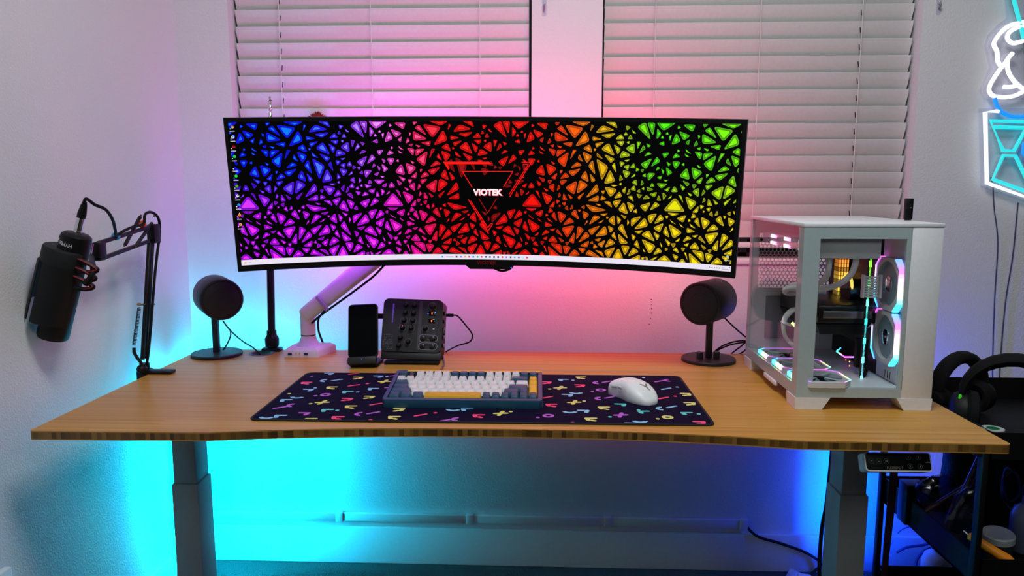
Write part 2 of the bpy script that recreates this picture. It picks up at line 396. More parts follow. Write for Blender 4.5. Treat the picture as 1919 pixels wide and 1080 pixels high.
text('maker_lettering', 'FLEXISPOT', .0062, cM @ T(-.0075, -.0112, .0006), mat('print_brown', (.16, .14, .09), .5), cpo, bold=.0001)
text('panel_mark', '- LOCK', .0030, cM @ T(.0535, -.0005, .0006), PRT, cpo)
# ------------------------------------------------------------------ monitor (curved, leaning slightly forward)
MC = Vector((-.14251, 1.84163, 1.14585)); MT, MY, AW, MH, MR, RAD = .13097, -.00766, .60531, .36478, .0076, 1.8
def mon(s, v, off=0.):                      # s -1..1 along the arc, v 0..1 up, off towards the viewer
    a = s*AW/RAD; rr = RAD-off
    lx = rr*math.sin(a); ly = RAD*0-RAD+0; ly = -(RAD-rr*math.cos(a)); lz = (v-.5)*MH
    lx, lz = lx*math.cos(MR)+lz*math.sin(MR), -lx*math.sin(MR)+lz*math.cos(MR)
    y = ly*math.cos(MT)-lz*math.sin(MT); z = ly*math.sin(MT)+lz*math.cos(MT)
    return MC+Vector((lx*math.cos(MY)-y*math.sin(MY), lx*math.sin(MY)+y*math.cos(MY), z))
def pxl(p):
    q = p-EYE; d = q.dot(FW); return 959.5+F*q.dot(RT)/d, 540-F*q.dot(UP)/d
def sinv(x, y):
    s, v = (x-912)/490, 1-(y-220)/285
    for _ in range(6):
        a = pxl(mon(s, v)); b = pxl(mon(s+1e-4, v)); c = pxl(mon(s, v+1e-4))
        j = ((b[0]-a[0])*1e4, (c[0]-a[0])*1e4, (b[1]-a[1])*1e4, (c[1]-a[1])*1e4); e = (x-a[0], y-a[1])
        dt_ = j[0]*j[3]-j[1]*j[2]; s += (e[0]*j[3]-e[1]*j[1])/dt_; v += (e[1]*j[0]-e[0]*j[2])/dt_
    return s, v
mo = thing('ultrawide_monitor', 'very wide curved black monitor glowing with a rainbow triangle wallpaper', 'monitor', MC)
NS = 40
def slab(s0, s1, v0, v1, o0, o1, n=NS):
    q = MB(); rr = []
    for k in range(n+1):
        s = s0+(s1-s0)*k/n; rr.append([mon(s, v0, o0), mon(s, v1, o0), mon(s, v1, o1), mon(s, v0, o1)])
    return q.loft(rr)
slab(-1, 1, 0, 1, -.022, 0).build('housing', BLACK, mo)
bz = MB(); rr = []
for k in range(NS+1):
    s = -1+2*k/NS; d = -.022-.045*(1-min(1, abs(s)*1.35)**4) if abs(s) < .74 else -.0225
    rr.append([mon(s*.98, .05, -.020), mon(s*.98, .92, -.020), mon(s*.98, .80, d), mon(s*.98, .15, d)])
bz.loft(rr).build('back_cover', BLACK, mo)
sd = slab(-.986, .985, .041, .974, 0, .0004); scr = sd.build('screen', SCRBLK, mo)
cb = MB(); rr = []
for k in range(13):
    s = (-.083+.196*k/12); e = 0 if k in (0, 12) else 1
    rr.append([mon(s, -.024*e-.002, -.012), mon(s, .012, -.012), mon(s, .012, .0012), mon(s, -.024*e-.002, .0012)])
cb.loft(rr).build('chin_tab', BLACK, mo)
text('chin_lettering', 'VIOTEK', .0125, None, mat('dark_red_print', (.22, .004, .004), .4), mo, ext=.0002, bold=.0003, sx=1.15,
     mapf=lambda c: mon(.003+c.x/AW, .018+c.y/MH, .0016+c.z))
MB().sphere(mon(.105, -.012, .0014), .0013).build('power_light', led('led_blue', (.02, .1, 1), 4), mo)
# ------------------------------------------------------------------ screen print: one tile of the wallpaper, corner points of every rounded triangle
TA = """540 92 490 130 635 212;588 88 800 118 708 240;470 165 640 255 485 275;830 150 888 265 730 325;570 298 690 280 680 335;505 322 570 335 550 355
425 325 478 312 465 350;408 362 500 375 485 450;515 375 625 370 520 455;655 395 525 490 628 572;705 368 745 370 680 480;785 415 770 465 835 500
815 385 935 430 880 515;890 300 820 350 935 395;920 212 1028 238 925 260;955 290 1062 268 975 335;1020 82 948 170 1160 135;1015 190 1180 170 1100 230
1110 278 1030 350 1190 420;985 390 1062 460 990 435;1068 405 1195 455 1155 500;990 462 1132 545 1072 695;945 475 900 545 990 638;925 625 1000 700 960 728
875 595 825 680 925 725;765 502 825 540 695 575;818 577 672 615 730 668;575 605 608 605 585 645;640 628 692 675 583 705;455 505 508 530 485 545
400 535 535 585 450 675;545 635 475 695 530 715;585 725 672 715 610 778;520 758 450 800 528 862;570 770 600 800 560 845;395 815 458 840 435 858
785 718 655 800 770 875;815 705 922 760 800 862;890 838 810 900 830 930;1018 742 1050 820 910 900;380 862 522 920 455 1010;590 858 615 890 580 920
640 862 695 940 640 945;690 868 755 910 730 928;1050 868 930 935 1058 935;1085 868 1145 900 1080 928;545 955 485 1030 545 1030;915 978 1155 1028 1000 1060
1025 960 1095 975 1060 985;700 1000 720 1060 670 1035;755 990 775 1030 735 1045;660 48 880 48 800 98;1050 42 1165 48 1190 112;895 75 920 95 885 152
460 60 520 60 480 98;420 180 450 190 435 228;410 240 440 285 390 310"""
TAd = "960 358 13;463 742 22;580 962 20;610 1012 11;660 983 20;890 1010 18"
TB = """160 175 100 235 200 230;115 260 208 255 180 310;90 292 172 340 145 405;318 272 225 335 330 395;195 358 295 410 170 440;225 465 285 455 255 480
345 255 390 260 360 340;420 290 448 330 385 382;450 272 505 295 475 318;275 125 330 165 295 165;335 92 420 40 492 228;440 45 525 45 515 185
540 38 750 38 625 132;555 105 605 160 560 225;690 185 718 175 705 240;640 242 650 290 585 275;765 152 820 240 725 280;790 130 915 178 850 228
828 60 958 60 935 135;920 215 870 250 905 280;880 320 945 372 890 350;875 370 930 405 890 400;635 375 712 365 665 428;780 368 830 405 750 425
440 415 480 365 520 385;530 432 410 500 475 555;580 415 622 462 525 528;215 575 312 595 260 665;360 605 365 635 315 655;195 625 232 680 190 695
120 495 150 610 90 530;75 578 145 705 20 735;95 745 180 745 135 765;30 770 175 790 110 882;205 812 240 870 150 893;230 800 275 755 265 835
310 778 330 820 290 848;300 865 350 852 375 918;380 670 395 742 332 705;440 675 468 712 435 740;495 595 583 597 512 683;600 518 627 540 585 568
640 540 678 570 665 605;690 520 765 580 715 615;690 462 738 490 715 515;750 460 838 462 795 545;660 615 602 640 645 660;675 660 725 665 700 682
605 702 725 705 660 758;755 735 695 770 735 790;800 722 845 785 770 790;915 520 955 650 842 618;880 660 960 690 935 722;860 700 920 740 890 770
500 750 580 770 520 797;620 798 600 858 538 825;395 828 460 840 430 880;505 835 550 870 470 885;640 830 672 890 625 890;680 798 728 830 695 882
780 825 780 850 740 870;820 850 935 993 712 993;850 815 885 825 912 903;235 900 135 930 185 997;38 935 110 930 140 997;265 928 325 1060 208 1020
298 920 390 960 350 1038;565 912 445 960 515 1020;610 905 663 940 560 1003;755 1015 880 1018 815 1050"""
TBd = "200 505 25;262 540 26;230 105 22;213 175 17;267 212 22;250 268 14;620 203 15;668 160 13;787 90 15;805 343 13;330 528 25;380 563 18;436 570 16;208 730 13;20 828 18;465 623 18;872 488 14;560 727 20;465 768 14;357 772 25;420 797 17;405 1020 20"
TC = """555 405 605 530 518 460;595 395 722 445 650 550;465 490 550 545 490 530;765 468 832 525 685 570;440 545 553 585 450 610;515 640 595 620 560 660
840 567 672 608 760 728;620 628 705 720 600 665;460 645 520 675 412 725;495 730 430 760 480 782;570 710 640 800 505 795;640 730 720 770 690 795
850 650 855 795 785 770;888 570 968 610 880 745;1000 632 1052 690 910 780;830 358 895 490 778 420;925 372 1020 410 960 485;1085 418 1168 440 1028 545
1000 488 1010 510 970 552;1175 545 1025 610 1075 675;1050 745 935 820 1040 828;540 815 690 822 710 945;512 852 705 985 560 1015;710 832 822 845 760 950
870 865 950 935 795 965;915 845 1018 850 980 912;1060 860 1215 945 1020 925;450 855 475 855 510 948;440 928 505 1000 395 1000"""
TCd = "500 395 28;455 455 16;885 373 16;765 800 20;430 815 22"
TD = """90 305 205 285 150 330;70 435 155 380 120 425;295 305 325 460 215 390;340 315 408 370 365 435;390 290 480 320 450 352;495 355 525 400 500 445
425 420 370 490 525 628;180 465 230 590 50 630;220 460 312 500 265 565;320 545 370 665 285 605;380 565 535 690 425 712;690 300 545 345 560 455
740 315 795 430 605 488;905 243 772 285 825 400;950 253 1008 320 875 398;1010 372 870 450 965 508;1045 410 1108 570 1010 515;1080 382 1275 490 1160 580
1305 243 1180 295 1275 350;1090 320 1182 385 1110 350;1225 365 1295 420 1245 400;610 520 730 495 680 550;810 485 910 640 712 560;878 505 970 550 940 620
570 560 640 590 605 655;660 635 712 760 620 705;725 620 930 700 855 820;965 718 1028 775 905 830;980 635 1025 700 1010 715;1045 585 1130 640 1110 695
1250 565 1245 610 1190 620;750 745 795 795 770 795;1215 695 1260 775 1170 740;1170 790 1258 825 1220 880;40 680 140 645 110 700;205 668 165 785 98 735
265 645 358 705 205 780;65 825 170 840 210 918;360 760 200 830 275 930;405 770 490 925 325 945;440 730 565 735 510 870;615 748 700 800 552 880
720 842 725 935 555 935;800 855 850 890 820 920;975 845 920 900 870 895;1070 815 1170 910 960 910"""
TDd = "200 350 16;1043 287 20;1172 668 28;1080 735 20;10 725 20;60 775 28;765 890 22"
tile = []
for txt, dots, ox, oy, sc in ((TA, TAd, 420, 220, 6), (TB, TBd, 600, 220, 6), (TC, TCd, 430, 340, 6.75), (TD, TDd, 590, 360, 7.717)):
    for ln in txt.replace('\n', ';').split(';'):
        q = [float(k) for k in ln.split()]
        tile.append([sinv(ox+q[i]/sc, oy+q[i+1]/sc) for i in (0, 2, 4)])
    for ln in dots.split(';'):
        x, y, r = [float(k) for k in ln.split()]; a0 = x*.7
        tile.append([sinv(ox+(x+1.5*r*math.cos(a0+k*2.09))/sc, oy+(y+1.5*r*math.sin(a0+k*2.09))/sc) for k in range(3)])
FILL = [(0, (0, 110, 255), (255, 40, 255)), (.12, (0, 125, 255), (255, 50, 255)), (.2, (110, 120, 255), (255, 60, 255)), (.29, (255, 150, 255), (255, 55, 240)),
        (.36, (255, 90, 160), (255, 20, 170)), (.41, (255, 25, 25), (255, 5, 30)), (.6, (255, 15, 0), (255, 10, 0)), (.66, (255, 60, 0), (255, 50, 0)), (.71, (255, 150, 0), (255, 95, 0)),
        (.77, (225, 235, 0), (255, 190, 0)), (.84, (80, 255, 0), (255, 225, 0)), (1, (140, 255, 0), (255, 240, 0))]
RING = [(0, (0, 0, 235), (165, 0, 235)), (.12, (0, 10, 240), (170, 0, 235)), (.2, (60, 20, 245), (180, 0, 235)), (.29, (215, 70, 230), (200, 0, 225)),
        (.36, (225, 25, 90), (225, 0, 140)), (.41, (215, 0, 5), (215, 0, 5)), (.6, (210, 10, 0), (205, 0, 0)), (.66, (215, 60, 0), (205, 50, 0)), (.71, (205, 110, 10), (205, 85, 0)),
        (.77, (180, 180, 30), (205, 150, 20)), (.84, (60, 185, 25), (200, 165, 25)), (1, (90, 185, 20), (195, 170, 25))]
def ramp(tab, s, v):
    u = (s+.98)/1.96; u = min(max(u, 0), 1)
    for a, b in zip(tab, tab[1:]):
        if u <= b[0]: break
    t = (u-a[0])/(b[0]-a[0]); k = min(max((v-.36)/.36, 0), 1); k = k*k*(3-2*k)
    o = []
    for i in range(3):
        top = a[1][i]*(1-t)+b[1][i]*t; bot = a[2][i]*(1-t)+b[2][i]*t; o.append(lin((top*k+bot*(1-k))/255))
    return Vector(o)
def clip(poly, s0, s1, v0, v1):
    for ax, lim, sg in ((0, s0, 1), (0, s1, -1), (1, v0, 1), (1, v1, -1)):
        out = []
        for i in range(len(poly)):
            a, b = poly[i-1], poly[i]; da, db = sg*(a[ax]-lim), sg*(b[ax]-lim)
            if (da >= 0) != (db >= 0): t = da/(da-db); out.append((a[0]+(b[0]-a[0])*t, a[1]+(b[1]-a[1])*t))
            if db >= 0: out.append(b)
        poly = out
        if len(poly) < 3: return []
    return poly
def intri(p, a, b, c):
    s = lambda o, q, r: (q[0]-o[0])*(r[1]-o[1])-(q[1]-o[1])*(r[0]-o[0])
    d = [s(a, b, p), s(b, c, p), s(c, a, p)]; return all(x > 0 for x in d) or all(x < 0 for x in d)
def lg(x, y): return sinv(820+x/6, 270+y/6)
LI = [lg(280, 308), lg(848, 308), lg(565, 775)]; LO = [lg(65, 200), lg(1058, 200), lg(567, 985)]
polys = []; RATIO = MH/(2*AW)*2                    # v units against s units
for rep in (-1, 0, 1, 2, 3):
    for tri in tile:
        Q = [Vector(((s+rep*.5637)*AW, v*MH)) for s, v in tri]
        cs = sum((q.x for q in Q))/3/AW; cv = sum((q.y for q in Q))/3/MH
        if cs < -1.15 or cs > 1.15: continue
        if intri((cs, cv), *LI) or (abs(cs-.005) < .12 and abs(cv-.49) < .055): continue
        dim = .35 if intri((cs, cv), *LO) else 1
        la, lb, lc = (Q[1]-Q[2]).length, (Q[2]-Q[0]).length, (Q[0]-Q[1]).length; per = la+lb+lc
        ic = (Q[0]*la+Q[1]*lb+Q[2]*lc)/per; ar = abs((Q[1]-Q[0]).cross(Q[2]-Q[0]))/2; rin = max(2*ar/per, .0012)
        Q = [ic+(q-ic)*1.10 for q in Q]; rin *= 1.10
        # rounded outline
        out = []
        cut = .24
        for i in range(3):
            a, b, c = Q[i-1], Q[i], Q[(i+1) % 3]
            e0, e1 = (b-a).length, (c-b).length; rr_ = min(.009, .32*min(e0, e1))
            p0 = b+(a-b)*(rr_/e0); p1 = b+(c-b)*(rr_/e1)
            for k in range(5): t = k/4; out.append(p0*(1-t)**2+b*(2*t*(1-t))+p1*t*t)
        fc, rc = ramp(FILL, cs, cv)*dim, ramp(RING, cs, cv)*dim
        lev = [(0, rc), (.0021, rc*.03), (.0027, rc), (.0038, rc*.03), (.0043, fc)]
        sm = min(1, rin/.0072)
        lv = [(t*sm if rin < .0072 else t, c) for t, c in lev]
        if rin < .0026: lv = [(0, rc), (rin*.45, fc)]
        elif rin < .0042: lv = [(0, rc), (rin*.36, rc*.03), (rin*.5, rc), (rin*.72, rc*.05)] if int(cs*997) % 2 else [(0, rc), (rin*.36, rc*.03), (rin*.5, fc)]
        for i, (t, c) in enumerate(lv):
            k = max(0, 1-t/rin)
            k2 = max(0, 1-lv[i+1][0]/rin) if i+1 < len(lv) else None
            A = [ic+(p-ic)*k for p in out]
            if k2 is None:
                pl = clip([(p.x/AW, p.y/MH) for p in A], -.983, .982, .079, .972)
                if pl: polys.append(([mon(s, v, .0008) for s, v in pl], c))
            else:
                B = [ic+(p-ic)*k2 for p in out]; n = len(A)
                for j in range(n):
                    pl = clip([(p.x/AW, p.y/MH) for p in (A[j], A[(j+1) % n], B[(j+1) % n], B[j])], -.983, .982, .079, .972)
                    if pl: polys.append(([mon(s, v, .0008) for s, v in pl], c))
SCR = colmat('screen_light', 1.0, .4, base=False)
colmesh('wallpaper', polys, SCR, scr)['kind'] = 'stuff'
# taskbar, desktop icons and the centre emblem
def rect(s0, s1, v0, v1, c, off, n=1):
    return [([mon(s0+(s1-s0)*k/n, v0, off), mon(s0+(s1-s0)*(k+1)/n, v0, off), mon(s0+(s1-s0)*(k+1)/n, v1, off), mon(s0+(s1-s0)*k/n, v1, off)], c) for k in range(n)]
def cpx(x, y, r, c, off, n=12, a0=0, a1=2*PI, r0=0, sq=1):
    s0, v0 = sinv(x, y); k = 1/1330.0                       # metres per photo pixel on the screen
    f = lambda rr, a: mon(s0+rr*k*math.cos(a)/AW, v0+rr*k*math.sin(a)/MH*sq, off)
    if r0 == 0: return [([f(r, a0+(a1-a0)*i/n) for i in range(n+(0 if a1-a0 > 6.28 else 1))], c)]
    return [([f(r, a0+(a1-a0)*i/n), f(r, a0+(a1-a0)*(i+1)/n), f(r0, a0+(a1-a0)*(i+1)/n), f(r0, a0+(a1-a0)*i/n)], c) for i in range(n)]
def H(h): return Vector(hx(h))
colmesh('taskbar', rect(-.984, .983, .0425, .079, H('ece4f4'), .0010, 40), SCR, scr)
ip = []; O = .0013
for k, c in ((148, '3aa8e8'), (227, '44484e'), (252, '8a8fd8'), (275, 'e8c050'), (298, 'd86a50'), (321, '2a8ac8'), (345, '20c060'), (368, 'c83848'), (392, '123a50'), (415, '184858'),
             (438, '1a2a68'), (461, '241a58'), (485, 'e02030'), (508, '6a70d0'), (531, '30384a'), (554, '30b8d8'), (577, '2878c8'), (600, 'b8d8e8'), (623, 'd84a6a')):
    s0, _ = sinv(780+k/3, 481); h = .0036; ip += rect(s0-h, s0+h, .061-h*1.6, .061+h*1.6, H(c), O)
for k in range(5): s0, _ = sinv(780+(1650+k*14)/3, 498); ip += rect(s0-.0016, s0+.0016, .058, .064, H('5a5a68'), O)
for dv in (.0545, .0635): s0, _ = sinv(780+1740/3, 500); ip += rect(s0-.014, s0+.010, dv, dv+.003, H('77778a'), O)
ip += cpx(780+1762/3, 501.5, 1.8, H('2070d8'), O)
s0, _ = sinv(461, 492); ip += rect(s0-.006, s0+.002, .056, .064, H('e8a040'), O)+rect(s0+.010, s0+.020, .060, .063, H('a8a8b8'), O)
ip += rect(sinv(836, 480)[0], sinv(850, 480)[0], .0585, .0635, H('b8b4c4'), O)
o_ = colmesh('taskbar_icons', ip, SCR, scr); o_['kind'] = 'stuff'
ico = [(435, 238), (436.5, 257), (438, 275), (439.5, 293.5), (441, 313), (442.5, 330), (444, 349), (445.5, 367), (447.5, 384), (449, 403), (451, 421)]
cl = [None, 'e8f0ff', 'a01818', '20d060', None, '18d838', '60b020', 'c8d8e8', '2090f0', 'f08020', 'f0b030']
for (x, y), c in zip(ico, cl):
    ip = []
    if c is None and y < 300:
        ip += cpx(x, y, 4.8, H('e03020'), O, 6, PI*.17, PI*.83)+cpx(x, y, 4.8, H('30a040'), O, 6, PI*.83, PI*1.5)+cpx(x, y, 4.8, H('f0c020'), O, 6, -PI*.5, PI*.17)
        ip += cpx(x, y, 4.8, H('e03020'), O, 2, PI*.1, PI*.2)+cpx(x, y, 2.4, H('e8f0ff'), O+.0001)+cpx(x, y, 1.8, H('2878e0'), O+.0002)
    elif c: ip += cpx(x, y, 4.6, H(c), O)
    if c == 'e8f0ff': ip += cpx(x, y-.5, 2.2, H('5080e0'), O+.0002)
    if c == '20d060': ip += cpx(x, y, 2.8, H('0a6030'), O+.0002, 8, .5, 2.6, 2.0)
    if c == 'f08020': ip += cpx(x, y-3.2, 2.2, H('f8f0e8'), O+.0002, 3, PI/2, PI/2+2*PI)
    if c == 'f0b030': ip += cpx(x-1.5, y+1.5, 2.6, H('e83050'), O+.0002)+cpx(x, y-.5, 1.6, H('4060e0'), O+.0003)
    if c == 'c8d8e8': ip += cpx(x+1, y-1, 2, H('103050'), O+.0002)
    ip += cpx(x-3.6, y+3.6, 1.6, H('ffffff'), O+.0004, 4)
    s1, v1 = sinv(x, y+8.0); ip += rect(s1-.009, s1+.009, v1-.0028, v1+.0028, H('b8b8c4'), O)
    colmesh('desktop_icon', ip, SCR, scr)
ip = []
x, y = 1363.5, 481; ip += cpx(x, y, 4.4, H('d8e8f4'), O, 4, PI/4, PI/4+2*PI)+cpx(x, y, 2.4, H('3878c8'), O+.0002, 8, 0, 2*PI, 1.6)
s1, v1 = sinv(x, y+7.5); ip += rect(s1-.012, s1+.012, v1-.003, v1+.003, H('c8c8d4'), O)
colmesh('desktop_icon', ip, SCR, scr)
em = []; RED = Vector((1, .006, .004)); DR = Vector((.55, .002, .002))
def lpoly(pts, c, off=.0014): em.append(([mon(*lg(x, y), off) for x, y in pts], c))
def stroke(a, b, w_, c, off=.0014):
    d = Vector((b[0]-a[0], b[1]-a[1])).normalized(); n = Vector((-d.y, d.x))*w_/2
    lpoly([(a[0]+n.x, a[1]+n.y), (b[0]+n.x, b[1]+n.y), (b[0]-n.x, b[1]-n.y), (a[0]-n.x, a[1]-n.y)], c, off)
lpoly([(62, 198), (580, 198), (610, 227), (112, 227)], RED); lpoly([(62, 198), (112, 227), (138, 272), (122, 292)], RED)
for a, b in (((945, 205), (1056, 205)), ((1056, 205), (812, 592)), ((1022, 228), (806, 566)), ((960, 228), (1022, 228)), ((345, 622), (567, 980)), ((372, 640), (567, 940)), ((567, 980), (620, 897)), ((567, 940), (596, 897)), ((596, 897), (620, 897))):
    stroke(a, b, 9, RED*.9)
for a, b in (((280, 308), (848, 308)), ((848, 308), (740, 485)), ((280, 308), (390, 488))): stroke(a, b, 8, RED)
for a, b in (((465, 612), (565, 775)), ((665, 612), (565, 775))): stroke(a, b, 7, DR*.7)
colmesh('emblem_lines', em, SCR, scr)['kind'] = 'stuff'
s0, v0 = lg(563, 545)
LOGOW = mat('emblem_white', (.3, .3, .3), .5, emit=(1, .80, .84), es=1.0); LOGOR = mat('emblem_red', (.1, 0, 0), .5, emit=(.9, .01, .05), es=1.0)
text('emblem_lettering', 'VIOTEK', .0205, None, LOGOW, scr, ext=0, bold=.0009, sx=.98, mapf=lambda c: mon(s0+c.x/AW, v0+c.y/MH, .0021))
text('emblem_shadow', 'VIOTEK', .0205, None, LOGOR, scr, ext=0, bold=.0012, sx=.98, mapf=lambda c: mon(s0+(c.x+.0011)/AW, v0+(c.y-.0010)/MH, .0017))
# ------------------------------------------------------------------ monitor arm (white, clamped at the back edge)
ma = thing('monitor_arm', 'white gas spring monitor arm with a two port base on the desk', 'monitor arm', (-.665, 2.01, ZD))
PB = Vector((-.652, 2.018, ZD))
base = MB(); o0 = [(-.705, 1.968), (-.612, 1.968), (-.585, 2.052), (-.700, 2.052)]
o1 = [(-.703, 1.970), (-.613, 1.970), (-.587, 2.050), (-.698, 2.050)]
o2 = [(-.696, 1.979), (-.620, 1.979), (-.598, 2.043), (-.690, 2.043)]
base.loft([[(x, y, ZD) for x, y in o0], [(x, y, ZD+.016) for x, y in o0], [(x, y, ZD+.019) for x, y in o1], [(x, y, ZD+.026) for x, y in o2]])
bo = base.build('base', WHITEG, ma)
for px_, w_ in ((543, .0055), (573, .0055)):
    c = P(px_, 662, Y=1.967); MB().box(c.x-w_, c.x+w_, 1.9665, 1.972, ZD+.006, ZD+.0125).build('usb_port', mat('usb_blue', (.01, .02, .12), .4), bo)
for px_ in (554.5, 561.5):
    c = P(px_, 661, Y=1.967); MB().cyl((c.x, 1.966, ZD+.0105), (c.x, 1.972, ZD+.0105), .0018, n=10).build('audio_jack', BRASS, bo)
o = MB(); rnd = random.Random(2)
for k in range(11): o.box(-.678+k*.0032, -.6765+k*.0032+rnd.uniform(0, .0012), 1.985+rnd.uniform(0, .002), 1.990+rnd.uniform(0, .003), ZD+.0261, ZD+.0264)
o.build('worn_lettering', mat('print_violet_grey', (.25, .24, .3), .5), bo)['kind'] = 'stuff'
po = MB(); po.lathe([(.034, .0), (.026, .010), (.0205, .022), (.0200, .030)], T(PB.x, PB.y, ZD+.024), 32); po.build('post_foot', WHITEG, ma)
MB().lathe([(.0203, 0), (.0203, .003)], T(PB.x, PB.y, ZD+.052), 32).build('swivel_ring', BLACK, ma)
po = MB()
ring = lambda c, ax, ay, r1, r2: [c+ax*(r1*math.cos(2*PI*k/24))+ay*(r2*math.sin(2*PI*k/24)) for k in range(24)]
p = [PB+Vector((0, 0, .055)), PB+Vector((0, 0, .100)), PB+Vector((0, 0, .118))]
po.loft([ring(q, Vector((1, 0, 0)), Vector((0, 1, 0)), .0205, .0205) for q in p])
po.build('post', WHITEG, ma)
A0 = Vector((-.658, 2.012, ZD+.108)); A1 = P(720, 470, Y=1.965); A2 = MC+Vector((-.015, .075, -.005))
d = (A1-A0).normalized(); nrm = Vector((0, 1, 0)); sd_ = d.cross(nrm).normalized()
def flatarm(a, b, h0, h1, th, name, mt):
    d = (b-a).normalized(); e = d.cross(Vector((0, 1, 0))).normalized(); q = MB(); rr = []
    for k, (t, sc) in enumerate(((-.02, .55), (0, .9), (.03, 1), (.97, 1), (1, .9), (1.02, .55))):
        c = a+(b-a)*t; h = (h0+(h1-h0)*min(max(t, 0), 1))*sc
        rr.append([c+e*(h*math.copysign(abs(math.cos(u))**.5, math.cos(u)))+Vector((0, 1, 0))*(th*sc*math.copysign(abs(math.sin(u))**.5, math.sin(u))) for u in [2*PI*i/20 for i in range(20)]])
    q.loft(rr); return q.build(name, mt, ma)
flatarm(A0, A1, .0215, .027, .018, 'lower_link', WHITEG)
flatarm(A1+Vector((0, -.004, 0)), A2, .022, .018, .014, 'upper_link', WHITEG)
MB().cyl(A1+Vector((0, -.03, 0)), A1+Vector((0, .03, 0)), .027, n=28).build('elbow', WHITEG, ma)
MB().cyl(A2, MC+Vector((0, .052, 0)), .02).build('tilt_head', WHITEG, ma)
MB().box(MC.x-.055, MC.x+.055, MC.y+.048, MC.y+.060, MC.z-.055, MC.z+.055, .003, M=T(*MC) @ R(math.degrees(MT), 'X') @ T(*(-MC))).build('mount_plate', WHITEG, ma)
c0 = P(597, 567, Y=1.995); cl_ = MB()
cl_.bar(P(593, 556, Y=1.974), P(614, 582, Y=1.974), .010, .006, .0015, up=(0, 1, 0)); cl_.build('cable_clip', mat('clip_mauve', (.36, .30, .42), .45), ma)
cbm = MB(); cbm.tube([P(722, 495, Y=1.972), P(700, 518, Y=1.975), P(665, 545, Y=1.98), P(625, 574, Y=1.985), P(600, 592, Y=1.99), P(584, 606, Y=1.99)], .0030); cbm.build('arm_cable', BLACKR, ma)
cbm = MB(); cbm.tube([P(608, 583, Y=2.0), P(597, 598, Y=2.01), P(597, 620, Y=2.03), P(604, 640, Y=2.055), P(608, 652, Y=2.075), P(610, 690, Y=2.085)], .0028); cbm.build('arm_cable', BLACKR, ma)
# monitor cable drooping below the chin
cb_ = MB(); cb_.tube([P(912, 485, Y=1.885), P(920, 499, Y=1.885), P(940, 508, Y=1.885), P(958, 502, Y=1.885), P(965, 485, Y=1.885)], .003); cb_.build('monitor_cable', BLACKR, mo)
# ------------------------------------------------------------------ light stand pole behind the monitor
lp = thing('light_stand', 'thin black clamp pole with a metal stud on top behind the monitor', 'stand', (-.764, 2.052, ZD))
q = MB(); q.box(-.792, -.740, 2.030, 2.060, ZD+.0002, ZD+.010, .002); q.build('clamp', BLACKM, lp)
q = MB(); q.lathe([(.012, .0), (.0185, .004), (.0195, .012), (.0195, .026), (.015, .034), (.0135, .036), (.0135, .048), (.0105, .050)], T(-.766, 2.046, ZD+.010), 24); q.build('locking_collar', BLACK, lp)
q = MB(); q.cyl((-.766, 2.046, ZD+.058), (-.757, 2.046, 1.10), .0102); q.build('lower_tube', BLACKM, lp)
q = MB(); q.cyl((-.757, 2.046, 1.10), (-.748, 2.046, 1.345), .0075); q.build('upper_tube', BLACKM, lp)
st = P(507, 218, Y=2.046); q = MB()
q.lathe([(.005, -.015), (.005, .006), (.0035, .008), (.0035, .016), (.0055, .018), (.0062, .022), (.0055, .026), (.004, .028), (.004, .040), (.0068, .0405), (.0068, .043), (.003, .0435), (.003, .052), (.0015, .053)], T(st.x, st.y, st.z), 20)
q.build('stud', CHROME, lp)
# small tuft on the sill
tf = thing('red_tufted_ornament', 'small red fuzzy round top peeking over the monitor from the sill', 'ornament', (-.64, YW+.0, WB+.002))
q = MB(); c = P(596, 226, Y=YW+.0)
q.cyl((c.x, YW, WB+.001), (c.x, YW, c.z-.01), .018, .014); q.build('stem', mat('ornament_red', (.10, .01, .01), .7), tf)
q = MB(); q.sphere((c.x, YW, c.z), .021, (1.1, .9, .9))
rnd = random.Random(3)
for i in range(140):
    a, b = rnd.uniform(0, 2*PI), rnd.uniform(.0, 1.5); dv = Vector((math.cos(a)*math.sin(b)*1.1, math.sin(a)*math.sin(b)*.9, math.cos(b)*.9))
    p0 = Vector((c.x, YW, c.z))+dv*.018; p1 = p0+dv*.009+Vector((rnd.uniform(-.004, .004), 0, rnd.uniform(-.003, .003))); q.cyl(p0, p1, .0016, .0003, n=4)
q.build('tuft', mat('tuft_red', (.22, .015, .012), .85, var=.6), tf)
